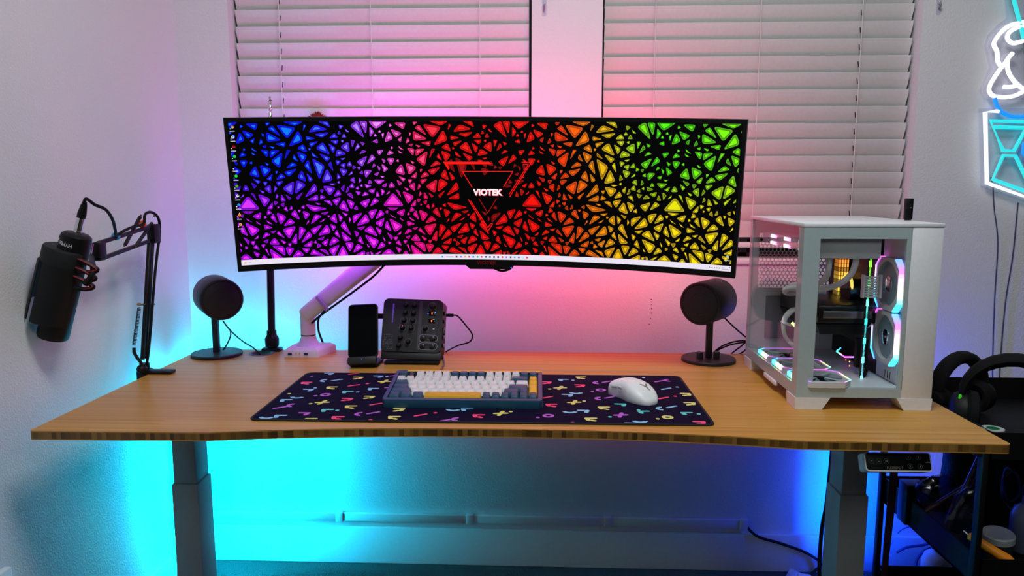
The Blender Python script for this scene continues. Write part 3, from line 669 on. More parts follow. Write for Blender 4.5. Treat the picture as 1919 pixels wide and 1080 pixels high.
# ------------------------------------------------------------------ speakers
GRILL = mat('speaker_cloth', (.006, .006, .007), .8); SPB = mat('speaker_shell', (.013, .013, .015), .5)
CONE = mat('speaker_cone', (.045, .035, .042), .32)
def speaker(label, bx, by, fc, yaw, br, cable, extras):
    t = thing('desktop_speaker', label, 'speaker', (bx, by, ZD), 0, 'pair of round desktop speakers')
    q = MB(); q.lathe([(br-.002, 0), (br, .002), (br, .0065), (br-.002, .009), (.012, .0095)], T(bx, by, ZD), 48); b = q.build('base', SPB, t)
    q = MB(); q.lathe([(br+.0003, 0), (br+.0003, .0012)], T(bx, by, ZD+.0001), 48); q.build('base_light_ring', mat('foot_ring', (.02, .025, .05), .4), b)
    for dx, dy in extras:
        k = MB(); k.lathe([(.0085, 0), (.0085, .015), (.0075, .017)], T(bx+dx, by+dy, ZD+.009), 20); k.build('knob', SPB, t)
    q = MB(); q.box(bx-.0085, bx+.0085, by-.008, by+.008, ZD+.008, fc.z-.02, .003); q.build('stem', SPB, t)
    M = T(*fc) @ R(yaw, 'Z') @ R(90, 'X') @ R(0, 'Z')
    # local +z of the lathe points towards the viewer's side
    M = frame(fc, (math.cos(math.radians(yaw)), math.sin(math.radians(yaw)), 0), (0, 0, 1))
    q = MB(); q.lathe([(.030, -.122), (.052, -.118), (.0555, -.112), (.0555, -.004), (.0535, -.001), (.050, 0)], M, 48); q.build('shell', SPB, t)
    q = MB(); q.lathe([(.0505, -.002), (.0500, .0004), (.030, -.002), (.028, -.004)], M, 48, cap=False); g = q.build('front_ring', GRILL, t)
    q = MB(); q.lathe([(.029, -.003), (.0262, -.0015), (.024, -.005), (.012, -.016), (.009, -.017)], M, 40, cap=False); dv = q.build('driver', CONE, t)
    q = MB(); q.lathe([(.0105, -.016), (.009, -.011), (.005, -.0085), (.001, -.008)], M, 24); q.build('dust_cap', BLACKG, dv)
    q = MB(); q.lathe([(.0275, -.0005), (.0284, .0006), (.029, -.0005)], M, 40, cap=False); q.build('driver_trim', mat('trim_dark', (.06, .02, .03), .3), dv)
    for cb in cable: q = MB(); q.tube(cb, .0022 if len(cable) < 3 else .0021); q.build('cable', BLACKR, t)
    return t
fl = P(416, 562, Y=1.915); fr_ = P(1311, 570, Y=1.90)
speaker('black round speaker on a stem near the left wall', -.899, 1.985, fl, 34, .0675,
        [[P(418, 602, Y=1.99), P(432, 620, Y=1.985), P(455, 640, Z=ZD+.02), P(478, 655, Z=ZD+.006), Vector((GX, GY, ZD-.02)), Vector((GX+.01, GY+.01, ZD-.12))],
         [P(431, 617, Y=1.985), P(432, 630, Y=1.98), P(424, 648, Y=1.98), P(418, 656, Y=1.98)]], [])
speaker('black round speaker on a stem with base knobs beside the computer case', .443, 1.975, fr_, -35, .071,
        [[P(1352, 590, Y=1.96), P(1372, 610, Y=1.99), P(1395, 630, Y=2.02), P(1403, 635, Y=2.03), P(1390, 648, Y=2.05), P(1370, 664, Y=2.07), P(1364, 676, Y=2.085)],
         [P(1338, 660, Y=1.985), P(1355, 648, Y=2.0), P(1380, 640, Y=2.02), P(1405, 640, Y=2.04), P(1432, 648, Y=2.04)],
         [P(1338, 662, Y=1.985), P(1352, 653, Y=2.0), P(1375, 645, Y=2.03), P(1405, 642, Y=2.05), P(1432, 652, Y=2.05)],
         [P(1404, 650, Y=2.04), P(1392, 660, Y=2.06), P(1378, 668, Y=2.08)]], [(-.026, -.012), (.020, -.006)])
# ------------------------------------------------------------------ phone on a charging stand
pc_ = P(686, 640, Y=1.885)
cs_ = thing('charging_stand', 'black wireless charging stand holding the phone', 'charger', (-.462, 1.885, ZD))
lean = R(-24, 'X') @ R(-2.5, 'Y'); PM = T(-.462, 1.860, ZD+.018) @ R(4, 'Z') @ lean
q = MB(); q.box(-.037, .037, -.03, .048, 0, .010, .004, M=T(-.460, 1.89, ZD)); q.build('foot', BLACK, cs_)
q = MB(); q.box(-.0365, .0365, -.016, .004, -.011, .008, .003, M=PM); lip = q.build('lip', DARKG, cs_)
q = MB(); q.sphere((0, -.0168, .001), .0012, M=PM); q.build('status_light', led('led_blue_dim', (.02, .12, 1), 1.5), lip)
q = MB(); q.box(-.033, .033, .0135, .022, 0, .105, .005, M=PM); q.build('back_pad', BLACK, cs_)
ph = thing('smartphone', 'dark smartphone standing upright on the charging stand', 'phone', PM @ Vector((0, .009, .008)))
PMx = PM @ T(0, .004, .009) @ R(90, 'X')
q = MB(); q.prism(rrect(-.0385, .0385, 0, .143, .010), -.0085, 0, PMx, bev=.0015); bd = q.build('phone_body', BLACK, ph)
q = MB(); q.prism(rrect(-.0360, .0360, .0035, .140, .008), 0, .0004, PMx); q.build('phone_screen', mat('phone_glass', (.004, .005, .005), .06, coat=.5), ph)
# ------------------------------------------------------------------ audio mixer on a small easel
MXB = mat('mixer_black', (.008, .008, .010), .42); MXE = mat('mixer_end', (.006, .006, .007), .5)
mx_ = thing('audio_mixer', 'black desktop audio mixer tilted up with rows of knobs', 'audio mixer', (-.34, 1.93, ZD))
XM = T(-.3435, 1.905, ZD+.032) @ R(5, 'Z') @ R(68, 'X') @ R(-2.5, 'Z')     # face: local x right, y up the panel, z out
fw_, fh_ = .082, .142
q = MB(); q.loft([[(x*1.03, y, -.035) for x, y in rrect(-fw_, fw_, -.006, fh_, .012)], [(x, y, 0) for x, y in rrect(-fw_*.985, fw_*.94, 0, fh_, .014)]], XM); body = q.build('mixer_body', MXB, mx_)
q = MB(); q.box(-fw_*.97, fw_*.95, -.0195, .002, -.012, -.003, .002, M=XM); q.build('front_lip', MXE, mx_)
ez = thing('mixer_stand', 'black bent wire easel under the audio mixer', 'stand', (-.34, 1.93, ZD))
for x in (-.4095, -.2745):
    q = MB(); q.cyl((x, 1.893, ZD+.0003), (x, 1.898, ZD+.0060), .0035, .0055, n=12); q.build('easel_leg', BLACKM, ez)
    q = MB(); q.cyl((x, 1.975, ZD+.0003), (x, 1.970, ZD+.0060), .0035, .0055, n=12); q.build('easel_leg', BLACKM, ez)
q = MB(); q.box(-.4135, -.2700, 1.890, 1.978, ZD+.0040, ZD+.0085, .002); q.build('easel_shelf', BLACKM, ez)
KN = mat('knob_black', (.006, .006, .007), .35); KW = mat('knob_print', (.35, .35, .40), .5); KDIM = mat('knob_print_dim', (.09, .085, .11), .5)
q_ = lambda x, y: (-.082+(x-1300)/(1690-1300)*.164, fh_*(620-y)/(620-285))   # zoomed-face position to panel position
knobs = [(1445, 325, 0), (1498, 325, 0), (1442, 373, 0), (1495, 375, 0), (1437, 422, 1), (1492, 422, 1), (1430, 470, 2), (1485, 470, 1), (1422, 532, 0), (1470, 557, 1), (1415, 582, 0), (1612, 325, 3), (1572, 470, 1)]
kme = {}
for x, y, k in knobs:
    u, v = q_(x, y); r = .0085 if k == 3 else .0066
    o = MB(); o.lathe([(r, 0), (r, .004), (r*.82, .0055), (r*.76, .013), (r*.62, .0145)], XM @ T(u, v, 0), 20); kb_ = o.build('knob', KN, mx_)
    o = MB(); o.box(-.0006, .0006, r*.2, r*.72, .0145, .0149, M=XM @ T(u, v, 0) @ R((x*7) % 90-45, 'Z')); o.build('pointer', led('led_red', (1, .02, .05), 1.2) if k == 2 else KDIM, kb_)
    if k:
        o = MB(); n = 16
        o.ringprism([((r+.0028)*math.cos(a), (r+.0028)*math.sin(a)) for a in [2*PI*i/n for i in range(n)]], [((r+.0018)*math.cos(a), (r+.0018)*math.sin(a)) for a in [2*PI*i/n for i in range(n)]], .0003, .0006, XM @ T(u, v, 0)); o.build('scale_ring', KDIM, kb_)
for yy in (532, 582):
    (u0, v0), (u1, _) = q_(1562, yy), q_(1622, yy); o = MB()
    o.ringprism(rrect(u0-.011, u1+.013, v0-.0095, v0+.0095, .0090), rrect(u0-.0103, u1+.0123, v0-.0088, v0+.0088, .0083), .0003, .0006, XM); o.build('pad_outline', KW, mx_)
    for u in (u0, u1): o = MB(); o.lathe([(.0072, 0), (.0072, .003), (.006, .0042), (.003, .0048)], XM @ T(u, v0, 0), 20); o.build('pad_button', KN, mx_)
for yy, cc in ((373, 1), (422, 0)):
    u, v = q_(1610, yy); o = MB(); o.box(u-.009, u+.009, v-.0055, v+.0055, 0, .0015, .001, M=XM); sw = o.build('switch_plate', BLACKG, mx_)
    o = MB(); o.box(u-.0012, u+.0012, v-.0026, v+.0026, .0016, .0026, M=XM); o.build('switch_light', led('led_orange', (1, .10, .02), 3), sw)
    if cc:
        for du, dv in ((-.0105, -.001), (.0085, .003)): o = MB(); o.sphere((u+du, v+dv, .001), .0012, M=XM); o.build('status_light', led('led_blue', (.02, .1, 1), 4), sw)
u, v = q_(1625, 472); o = MB(); o.box(u-.0022, u+.0022, v-.001, v+.001, .0004, .0016, M=XM); o.build('white_switch', mat('white_tick', (.8, .8, .8), .5), mx_)
u, v = q_(1535, 450); o = MB(); o.box(u-.0042, u+.0042, .006, fh_-.004, .0002, .0005, M=XM @ T(u, 0, 0) @ R(-0.5, 'Z') @ T(-u, 0, 0)); o.build('centre_stripe', mat('mixer_grey', (.045, .04, .055), .45), mx_)
u, v = q_(1366, 318); o = MB(); rnd = random.Random(9); vv = v
while vv > v-.050:
    b_ = vv > v-.024; h = rnd.uniform(.0022, .0036) if b_ else rnd.uniform(.0012, .0022); wd_ = rnd.uniform(.0036, .0050) if b_ else rnd.uniform(.002, .0034)
    o.box(u-wd_/2, u+wd_/2, vv-h*.8, vv, .0003, .0005, M=XM); vv -= h; u -= .00004
o.build('maker_lettering', mat('mixer_violet_print', (.20, .10, .55), .4, emit=(.25, .10, .9), es=.15), mx_)['kind'] = 'stuff'
o = MB(); rnd = random.Random(5)
u0, v0 = q_(1312, 605)
for i in range(9):
    for j in range(13):
        if rnd.random() < .62: uu = u0+.0008+j*.0021-i*.0003; vv = v0+i*.0046; o.box(uu, uu+rnd.uniform(.0008, .0018), vv, vv+rnd.uniform(.0008, .0036), .0003, .0005, M=XM)
o.build('legend_print', KDIM, mx_)['kind'] = 'stuff'
q = MB(); q.box(fw_*.90, fw_*1.03, .050, .066, -.024, -.010, .002, M=XM); q.build('side_knob', KN, mx_)
for k in range(5): o = MB(); o.box(fw_*.985, fw_*1.04, .016+k*.022, .026+k*.022, -.018, -.008, .001, M=XM); o.build('side_jack', mat('jack_grey', (.12, .10, .12), .4, .4), mx_)
# plugs and cables at the mixer
uc = thing('usb_cable', 'thin black cable plugged into the right side of the mixer', 'cable', P(885, 625, Y=1.95))
q = MB(); q.bar(P(836, 591, Y=1.935), P(850, 591, Y=1.935), .006, .008, .001); q.build('plug', BLACK, uc)
q = MB(); q.tube([P(849, 591, Y=1.935), P(858, 593, Y=1.935), P(872, 609, Y=1.937), P(884, 625, Y=1.94), P(885, 634, Y=1.945), P(878, 642, Y=1.955), P(858, 648, Y=1.98), P(840, 657, Y=2.03), P(832, 662, Y=2.075)], .0020); q.build('lead', BLACKR, uc)
jl = MB(); jl.box(-.439, -.418, 1.938, 1.950, P(715, 592, Y=1.94).z-.008, P(715, 592, Y=1.94).z+.005, .001); jl.build('left_plug', BLACK, mx_)
kc = tag(MB().tube([P(829, 662, Y=2.04), P(831, 672, Z=ZD+.004), P(832, 682, Z=ZD+.0035), P(827, 692, Z=ZD+.0035), P(820, 698, Z=ZD+.0035)], .0022).build('keyboard_cable', mat('cable_grey', (.12, .11, .15), .6)), 'grey lead running from behind the mixer to the keyboard', 'cable')
# ------------------------------------------------------------------ desk mat with printed marks
MX0, MX1, MY0, MY1 = -.585, .336, 1.412, 1.795
MTOP = ZD+.0035
dm = thing('desk_mat', 'long navy desk mat printed with bright confetti shapes', 'desk mat', ((MX0+MX1)/2, (MY0+MY1)/2, ZD))
MM = T((MX0+MX1)/2, (MY0+MY1)/2, ZD) @ R(.25, 'Z')
hx_, hy_ = (MX1-MX0)/2, (MY1-MY0)/2
MB().prism(rrect(-hx_, hx_, -hy_, hy_, .018), .0003, .0033, MM, bev=.0008).build('mat_base', mat('mat_edge_black', (.008, .008, .010), .9), dm)
MB().prism(rrect(-hx_+.005, hx_-.005, -hy_+.005, hy_-.005, .014), .003, .0035, MM).build('mat_cloth', mat('mat_navy', '0e0828', .9, spec=.1, bump=(1500, .2, .0005)), dm)
CM = {'y': H('e2da78'), 'p': H('ff4a7e'), 'b': H('8cc4ee'), 't': H('64cfd0'), 'u': H('bb62d0')}
mk = """E c500,130b s650,130p c675,155y c795,147b d848,147b +832,177y d897,172y d397,145u c362,185p C478,172b s548,168b s650,200p d730,190p c515,213y c375,228b d418,215b o480,256u d420,262u c610,240t d672,240b c762,222b c610,283p c742,270y a310,272b c240,290b +460,302y d390,310y s783,312p c628,328y s205,333u C282,320u c487,350t d550,350t c350,370u C690,372u s765,365u c920,345y c888,392y c550,393p a125,393b c205,385b c387,405y s1050,378p d1138,365p s1195,410u C1270,403u a1245,347b c1325,345b +1530,368y d1590,358y c1395,382p d748,407p d790,415p s900,140u d262,250y s870,210u
M c470,95y c295,120b d392,122b c130,145p c465,175p C640,148u s732,137u +265,198y d160,210y o672,220u d585,233u a425,250b c340,272b +405,343y d505,330y s135,293p c175,370p C665,305u s762,293u c700,398y c870,368t a365,440b c500,432b o147,477u d42,494u +870,470u d763,488t c1100,440t d1048,420t c570,510y a1065,535b c975,560b s342,553p o1338,492y d1240,508y C1280,405b s1380,388b s1297,300p d1413,282p s1325,207b d1435,190b s1255,132u C1350,123u c1525,262y c1565,355y c1530,455t d1650,460t c1660,545p c920,108b d1098,97b c1100,165y d1170,245y"""
mp_ = []; rnd = random.Random(11)
MI = MM.inverted()
ZO = [.0036]
def onmat(u, v): return MM @ Vector((u, v, ZO[0]))
def addp(pts, c):
    pl = clip([(p[0], p[1]) for p in pts], -hx_+.006, hx_-.006, -hy_+.006, hy_-.006)
    if pl: mp_.append(([onmat(*p) for p in pl], c)); ZO[0] += .00001
def cap_line(a, b, w_, c):
    a, b = Vector(a), Vector(b); d = (b-a).normalized(); an = math.atan2(d.y, d.x); pts = []
    for k in range(5): t = an+PI/2+PI*k/4; pts.append((a.x+w_*math.cos(t), a.y+w_*math.sin(t)))
    for k in range(5): t = an-PI/2+PI*k/4; pts.append((b.x+w_*math.cos(t), b.y+w_*math.sin(t)))
    addp(pts, c)
def arc(c0, r, a0, a1, w_, c, n=12):
    for k in range(n):
        a, b = a0+(a1-a0)*k/n, a0+(a1-a0)*(k+1)/n
        addp([(c0[0]+(r+s_*w_)*math.cos(t), c0[1]+(r+s_*w_)*math.sin(t)) for t, s_ in ((a, 1), (b, 1), (b, -1), (a, -1))], c)
MPR = colmat('mat_print', 0, .8)
for ln in mk.split('\n'):
    tk = ln.split(); ox, oy, sc = (460, 660, 3.198) if tk[0] == 'E' else (1000, 690, 5.33)
    for e in tk[1:]:
        xy = e[1:-1].split(','); c = CM[e[-1]]; g = P(ox+float(xy[0])/sc, oy+float(xy[1])/sc, Z=MTOP); g = MI @ g; a = (g.x, g.y)
        w_ = .0037; k = e[0]; mp_ = []; ZO[0] = .0036
        if k == 'd': addp([(a[0]+.0042*math.cos(t), a[1]+.0048*math.sin(t)) for t in [2*PI*i/12 for i in range(12)]], c)
        elif k == 's': cap_line((a[0]-.010, a[1]-.0065), (a[0]+.010, a[1]+.0065), w_*.95, c)
        elif k == '+': cap_line((a[0]-.012, a[1]-.0015), (a[0]+.012, a[1]+.0015), w_*1.15, c); cap_line((a[0]-.0035, a[1]-.013), (a[0]+.0035, a[1]+.013), w_*1.15, c)
        elif k == 'o': arc(a, .0085, 0, 2*PI, w_*.95, c, 20)
        elif k == 'C': arc(a, .009, PI*.45, PI*1.55, w_*1.05, c)
        elif k == 'a': arc((a[0], a[1]+.008), .013, PI*1.1, PI*1.85, w_*1.15, c)
        else:
            f = rnd.choice((-1, 1)); cap_line((a[0]-.010*f, a[1]+.006), (a[0]+.008*f, a[1]+.005), w_*1.05, c); cap_line((a[0]+.008*f, a[1]+.005), (a[0]+.005*f, a[1]-.007), w_*1.25, c)
            if e[-1] in 'yp': cap_line((a[0]-.007*f, a[1]-.011), (a[0]-.002*f, a[1]-.008), w_*1.15, c)
        if mp_: colmesh('confetti_mark', mp_, MPR, dm)

# ------------------------------------------------------------------ keyboard
KX0, KX1 = -.3345, .0005
kbt = thing('mechanical_keyboard', 'compact navy keyboard with white and navy keys and yellow space bar', 'keyboard', (-.167, 1.585, MTOP))
KW_, KD_ = KX1-KX0, .178
KM = T((KX0+KX1)/2, 1.500, MTOP+.0005) @ R(.6, 'Z') @ R(6.2, 'X')          # local: x centred, y back, z up
NAVY = mat('key_navy', '24506a', .45); NAVYC = mat('case_navy', '1d4a63', .38); KWH = mat('key_white', (.80, .80, .80), .45); KYE = mat('key_yellow', 'f2b71c', .45); KYS = mat('spacebar_yellow', 'e0a50e', .45)
ch0 = .0185
q = MB(); oc = rrect(-KW_/2, KW_/2, 0, KD_, .010); ic_ = rrect(-KW_/2+.009, KW_/2-.009, .0105, KD_-.0125, .004)
q.loft([[(x, y, .001) for x, y in oc], [(x, y, ch0-.0015) for x, y in oc], [(x*.994, .0009+y*.99, ch0) for x, y in oc], [(x, y, ch0) for x, y in ic_], [(x, y, ch0-.008) for x, y in ic_]], KM, cap=False); q.prism(oc, 0, .001, KM)
q.build('case', NAVYC, kbt)
MB().prism(ic_, .001, ch0-.008, KM).build('switch_plate', mat('plate_dark', (.02, .03, .04), .5), kbt)
MB().box(-KW_/2+.026, KW_/2-.004, KD_-.0105, KD_-.0030, ch0-.003, ch0+.0012, .001, M=KM).build('rear_accent_strip', KYE, kbt)
for x in (-KW_/2+.03, KW_/2-.03): MB().box(x-.015, x+.015, KD_-.026, KD_-.010, -.017, .001, .002, M=KM).build('rear_foot', BLACKR, kbt)
U = (KW_-.0205)/16; V = .0242; KXs = -KW_/2+.0103; KYs = .0118
keyme = {}
def keycap(w_, mt, hrow, tiltf):
    k = (round(w_, 3), mt.name, hrow)
    if k not in keyme:
        g = .0006; a = w_/2-g; b = V/2-g*1.1; q = MB(); it = .0027; hz = .0088+hrow
        rings = [[(x, y, 0) for x, y in rrect(-a, a, -b, b, .0012, 2)], [(x, y+.0006, hz*.92+y*tiltf) for x, y in rrect(-a+it*.8, a-it*.8, -b+it*.95, b-it*.55, .0020, 2)],
                 [(x, y+.0006, hz+y*tiltf) for x, y in rrect(-a+it, a-it, -b+it*1.2, b-it*.8, .0018, 2)]]
        q.loft(rings); keyme[k] = q.mesh('keycap', mt, 50)
    return keyme[k]
legend = []
def row(r, keys):
    y = KYs+(5-r)*V+V/2+(.0042 if r == 0 else 0); x = KXs
    for w_, c in keys:
        if c:
            mt = {'w': KWH, 'n': NAVY, 'y': KYE, 's': KYS}[c]; hrow = (.0036, .0026, .0014, .0008, .0008, .0010)[r]
            o = link('keycap', keycap(w_*U, mt, hrow, (-.10, -.10, -.03, .04, .10, .12)[r]), kbt, True)
            o.matrix_world = I4(); o.parent = kbt; o.matrix_parent_inverse = MW[kbt].inverted()
            o.matrix_basis = KM @ T(x+w_*U/2, y, ch0-.0062)
            if w_ < 1.3 and r < 5: legend.append((x+w_*U/2, y+.004, ch0-.0062+.0088+hrow, c))
        x += w_*U
row(0, [(1, 'n'), (1, None)]+[(1, 'w')]*4+[(1, 'n')]*4+[(1, 'w')]*4+[(1, 'n')]*2)
row(1, [(1, 'w')]*13+[(2, 'n'), (1, 'y')])
row(2, [(1.5, 'n')]+[(1, 'w')]*12+[(1.5, 'w'), (1, 'y')])
row(3, [(1.75, 'n')]+[(1, 'w')]*11+[(2.25, 'n'), (1, 'y')])
row(4, [(2.25, 'n')]+[(1, 'w')]*10+[(1.75, 'n'), (1, 'n'), (1, 'y')])
row(5, [(1.25, 'n')]*3+[(6.25, 's')]+[(1, 'n')]*6)
q = MB(); q.box(-.0045, .0045, -.010, .010, -.006, .0012, .001, M=KM @ T(KXs+1.5*U, KYs+5.55*V+.004, ch0)); kn = q.build('dial_slot', DARKG, kbt)
q = MB(); q.cyl(KM @ Vector((KXs+1.5*U-.0025, KYs+5.5*V, ch0+.001)), KM @ Vector((KXs+1.5*U+.0025, KYs+5.5*V, ch0+.001)), .0042, n=14); q.build('roller', CHROME, kn)
o = MB(); rnd = random.Random(4)
for x, y, z, c in legend: o.box(x-.0022, x-.0022+rnd.uniform(.0012, .0034), y+.0012, y+.0023, z-.0006, z+.0002, M=KM)
o.build('key_legends', mat('legend_grey', (.30, .31, .33), .6), kbt)['kind'] = 'stuff'
# ------------------------------------------------------------------ mouse
ms = thing('wireless_mouse', 'white ergonomic wireless mouse with a grey emblem on the mat', 'mouse', (.197, 1.600, MTOP))
QM = T(.199, 1.592, MTOP+.0004) @ R(33, 'Z')                                 # local y = towards the buttons
ML, nL, nA = .126, 26, 20
def msect(t):
    y = (t-.5)*ML
    e = max(0., 1-abs(2*t-1)**(3.0 if t < .5 else 9))
    wd = (.0355-.0062*math.exp(-((t-.62)/.18)**2)+.0010*math.sin(t*PI))*e**.42
    hh = .0420*max(0, 1-abs((t-.56)/(.565 if t < .56 else .66))**2.0)**(.66 if t < .56 else .85)
    return y, max(wd, .004), max(hh, .009)
rings = []
for i in range(nL+1):
    t = .012+.976*i/nL; y, wd, hh = msect(t); r = [(-wd*.86, y, .0), (wd*.86, y, .0)]
    for k in range(nA+1):
        a = PI*k/nA; c_, s_ = math.cos(a), math.sin(a)
        r.append((wd*math.copysign(abs(c_)**.72, c_)*(1-.10*(1-s_)), y, hh*(.06+.94*abs(s_)**.62)))
    rings.append(r)
q = MB(); q.loft(rings, QM); q.build('shell', mat('mouse_white', (.86, .88, .89), .42), ms, sharp=60)
def mtop(u, t):                                                             # point on the shell, u -1..1 across
    y, wd, hh = msect(t); c_ = max(-1, min(1, abs(u))); th = math.acos(min(1, c_**(1/.72))); s_ = math.sin(th)
    return Vector((math.copysign(wd*c_*(1-.10*(1-s_)), u), y, hh*(.06+.94*s_**.62)))
def onshell(pts, off): return [QM @ (mtop((u-.06)*.8+.16, (t-.36)*.75+.25)+Vector((0, -off*.6, off))) for u, t in pts]
gm_ = mat('mouse_mark', (.22, .23, .24), .4)
o = MB()
for pts in ([(-.02, .34), (.10, .33), (.16, .38), (.06, .385)], [(.02, .33), (.10, .26), (.22, .22), (.14, .29), (.12, .33)], [(-.06, .38), (-.20, .41), (-.32, .46), (-.16, .44), (-.04, .41)], [(.12, .38), (.28, .40), (.38, .45), (.22, .43), (.10, .41)],
            [(.03, .345), (.12, .345), (.075, .40)], [(-.10, .36), (-.02, .345), (.0, .37), (-.06, .385)], [(.16, .355), (.24, .36), (.20, .39)]):
    vs = [o.bm.verts.new(p) for p in onshell(pts, .0009)]; o.bm.faces.new(vs)
o.build('emblem', gm_, ms)
for t0, t1 in ((.66, .80), (.52, .645)):
    q = MB(); rr = []
    for k in range(9):
        t = t0+(t1-t0)*k/8; y, wd, hh = msect(t); f = math.sin(PI*k/8)**.3*.0024; b0 = mtop(-.97, t); c = Vector((b0.x, b0.y, hh*.60))
        c.x = -wd*.955; rr.append([QM @ (c+Vector((-f*.9, 0, .0028*math.cos(a)+0))) if False else QM @ (c+Vector((-.0004-f*abs(math.sin(a))*.9, 0, .0034*math.cos(a)))) for a in [PI*j/6 for j in range(7)]])
    q.loft(rr, cap=False, closed=False); q.build('side_button', mat('mouse_button', (.66, .68, .70), .4), ms)
y, wd, hh = msect(.80); q = MB(); q.cyl(QM @ Vector((-.0035, y, hh-.004)), QM @ Vector((.0035, y, hh-.004)), .0075, n=20); q.build('scroll_wheel', DARKG, ms)
o = MB()
for t in np.linspace(.70, .96, 12):
    t = float(t); a = mtop(0, t); b = mtop(0, t+.02); o.box(-.0006, .0006, a.y, b.y+.0004, -.0004, .0004, M=QM @ T(0, 0, a.z+.0001))
o.build('button_split', gm_, ms)
# ------------------------------------------------------------------ boom arm at the left edge
XB = -.986
def B(x, y, dx=0): return P(x, y, X=XB+dx)
ba = thing('microphone_boom', 'black spring boom arm clamped to the left desk edge', 'boom arm', (XB, 1.80, ZD))
q = MB(); c = B(274, 690); q.box(-.992, -.965, c.y-.02, c.y+.022, ZD-.045, ZD-.018, .003); q.box(-1.002, -.979, c.y-.02, c.y+.022, ZD-.045, ZD+.010, .003); q.box(-1.0, -.918, c.y-.012, c.y+.016, ZD+.0004, ZD+.009, .003); q.build('clamp', BLACKM, ba)
q = MB(); q.cyl((-.989, c.y, ZD-.075), (-.989, c.y, ZD-.045), .005); q.cyl((-.989, c.y, ZD-.08), (-.989, c.y, ZD-.075), .013); q.build('clamp_screw', BLACKM, ba)
q = MB(); q.cyl((-.990, c.y, ZD+.008), (-.990, c.y, ZD+.026), .012); q.sphere(B(266, 692), .012, (1, 1.2, 1)); q.build('swivel', BLACK, ba)
e0, e1 = B(268, 682), B(283, 448)
for off in (-.007, .007):
    dy = Vector((0, off, 0)); q = MB(); q.bar(e0+dy+Vector((0, .006, .01)), e1+dy, .0085, .0085, .001, up=(1, 0, 0)); q.build('post_bar', BLACKM, ba)
q = MB(); q.tube([B(251, 652), B(252, 662), B(258, 672), B(264, 680), B(266, 690)], .0042, n=8); q.build('spring_bracket', BLACKM, ba)
q = MB(); pts = []
a, b = B(261, 577), B(251, 647); ax = (b-a)
u_ = ax.normalized().cross(Vector((1, 0, 0))).normalized()
for k in range(26*8+1):
    t = k/(26*8); an = 2*PI*26*t; pts.append(a+ax*t+Vector((1, 0, 0))*(.0038*math.cos(an))+u_*(.0038*math.sin(an)))
q.tube(pts, .0011, n=5, smooth=False); q.build('spring', BLACKM, ba)
q = MB(); q.cyl(B(259, 571), B(288, 571), .0026); q.cyl(B(259, 571), B(262, 571), .004); q.cyl(B(285, 571), B(288, 571), .004); q.build('spring_pin', BRASS, ba)
t0, t1, u0_, u1_ = B(284, 424), B(184, 456), B(290, 448), B(190, 485)
q = MB(); q.bar(t0, t1, .0085, .0085, .001, up=(1, 0, 0)); q.build('arm_bar', BLACKM, ba)
q = MB(); q.bar(u0_, u1_, .0085, .0085, .001, up=(1, 0, 0)); q.build('arm_bar', BLACKM, ba)
for s_, e_ in (((263, 406), (234, 460)), ((285, 418), (254, 462))):
    q = MB(); q.bar(B(*s_), B(*e_), .007, .007, .001, up=(1, 0, 0)); q.build('brace_bar', BLACKM, ba)
for x, y in ((264, 404), (233, 461), (255, 463), (289, 405), (189, 487), (186, 456)): q = MB(); q.cyl(B(x, y, -.008), B(x, y, .008), .0026, n=10); q.build('joint_pin', BRASS, ba)
q = MB(); c = B(288, 438); q.box(c.x-.011, c.x+.011, c.y-.016, c.y+.016, c.z-.024, c.z+.024, .004); q.build('elbow_block', BLACK, ba)
q = MB(); c = B(186, 471); q.box(c.x-.010, c.x+.010, c.y-.015, c.y+.015, c.z-.021, c.z+.021, .005); q.build('head_block', BLACK, ba)
q = MB(); q.cyl(B(172, 458), B(167, 482), .0042); q.build('head_screw', CHROME, ba)
q = MB(); q.lathe([(.0075, -.005), (.0092, -.003), (.0092, .003), (.0075, .005)], frame(B(217, 443), (1, 0, 0), (0, .2, -1)), 18); q.build('blue_cable_tie', mat('tie_blue', '4aa8d8', .8), ba)
q = MB(); q.lathe([(.0070, -.005), (.0088, -.003), (.0088, .003), (.0070, .005)], frame(B(267, 420), (1, 0, 0), (0, .2, -1)), 18); q.build('orange_cable_tie', mat('tie_orange', 'f0622a', .8), ba)
# ------------------------------------------------------------------ microphone hanging from the arm
YMIC = 1.50
mb, mt_ = P(98, 634, Y=YMIC), P(145, 437, Y=YMIC)
ax = (mt_-mb); LM = ax.length; az = ax.normalized()
vx = Vector((0, -1, 0)); vx = (vx-az*vx.dot(az)).normalized()                # towards the viewer
GM = Matrix(((vx.x, az.cross(vx).x, az.x, mb.x), (vx.y, az.cross(vx).y, az.y, mb.y), (vx.z, az.cross(vx).z, az.z, mb.z), (0, 0, 0, 1)))
mi_ = thing('studio_microphone', 'black broadcast microphone with a pop shield hanging upside down on the boom', 'microphone', mb)
MESHM = mat('mic_mesh', (.007, .008, .009), .6, .0, spec=.3, bump=(900, .6, .001))
q = MB(); q.lathe([(.020, 0), (.0285, .002), (.0305, .007), (.0305, LM*.70)], GM, 40); q.build('capsule_body', MESHM, mi_)
q = MB(); q.lathe([(.0300, LM*.70), (.0300, LM*.94), (.0285, LM*.975), (.023, LM*.995), (.010, LM)], GM, 40); q.build('head_cap', BLACK, mi_)
q = MB(); q.lathe([(.0305, LM*.695), (.0415, LM*.70), (.0420, LM*.83), (.040, LM*.845), (.0305, LM*.848)], GM @ T(.004, -.0135, 0), 44); q.build('shield_collar', mat('mic_collar', (.012, .014, .015), .6, spec=.3), mi_)
a0, a1 = math.radians(-20), math.radians(150)                               # arc covering the front and the left
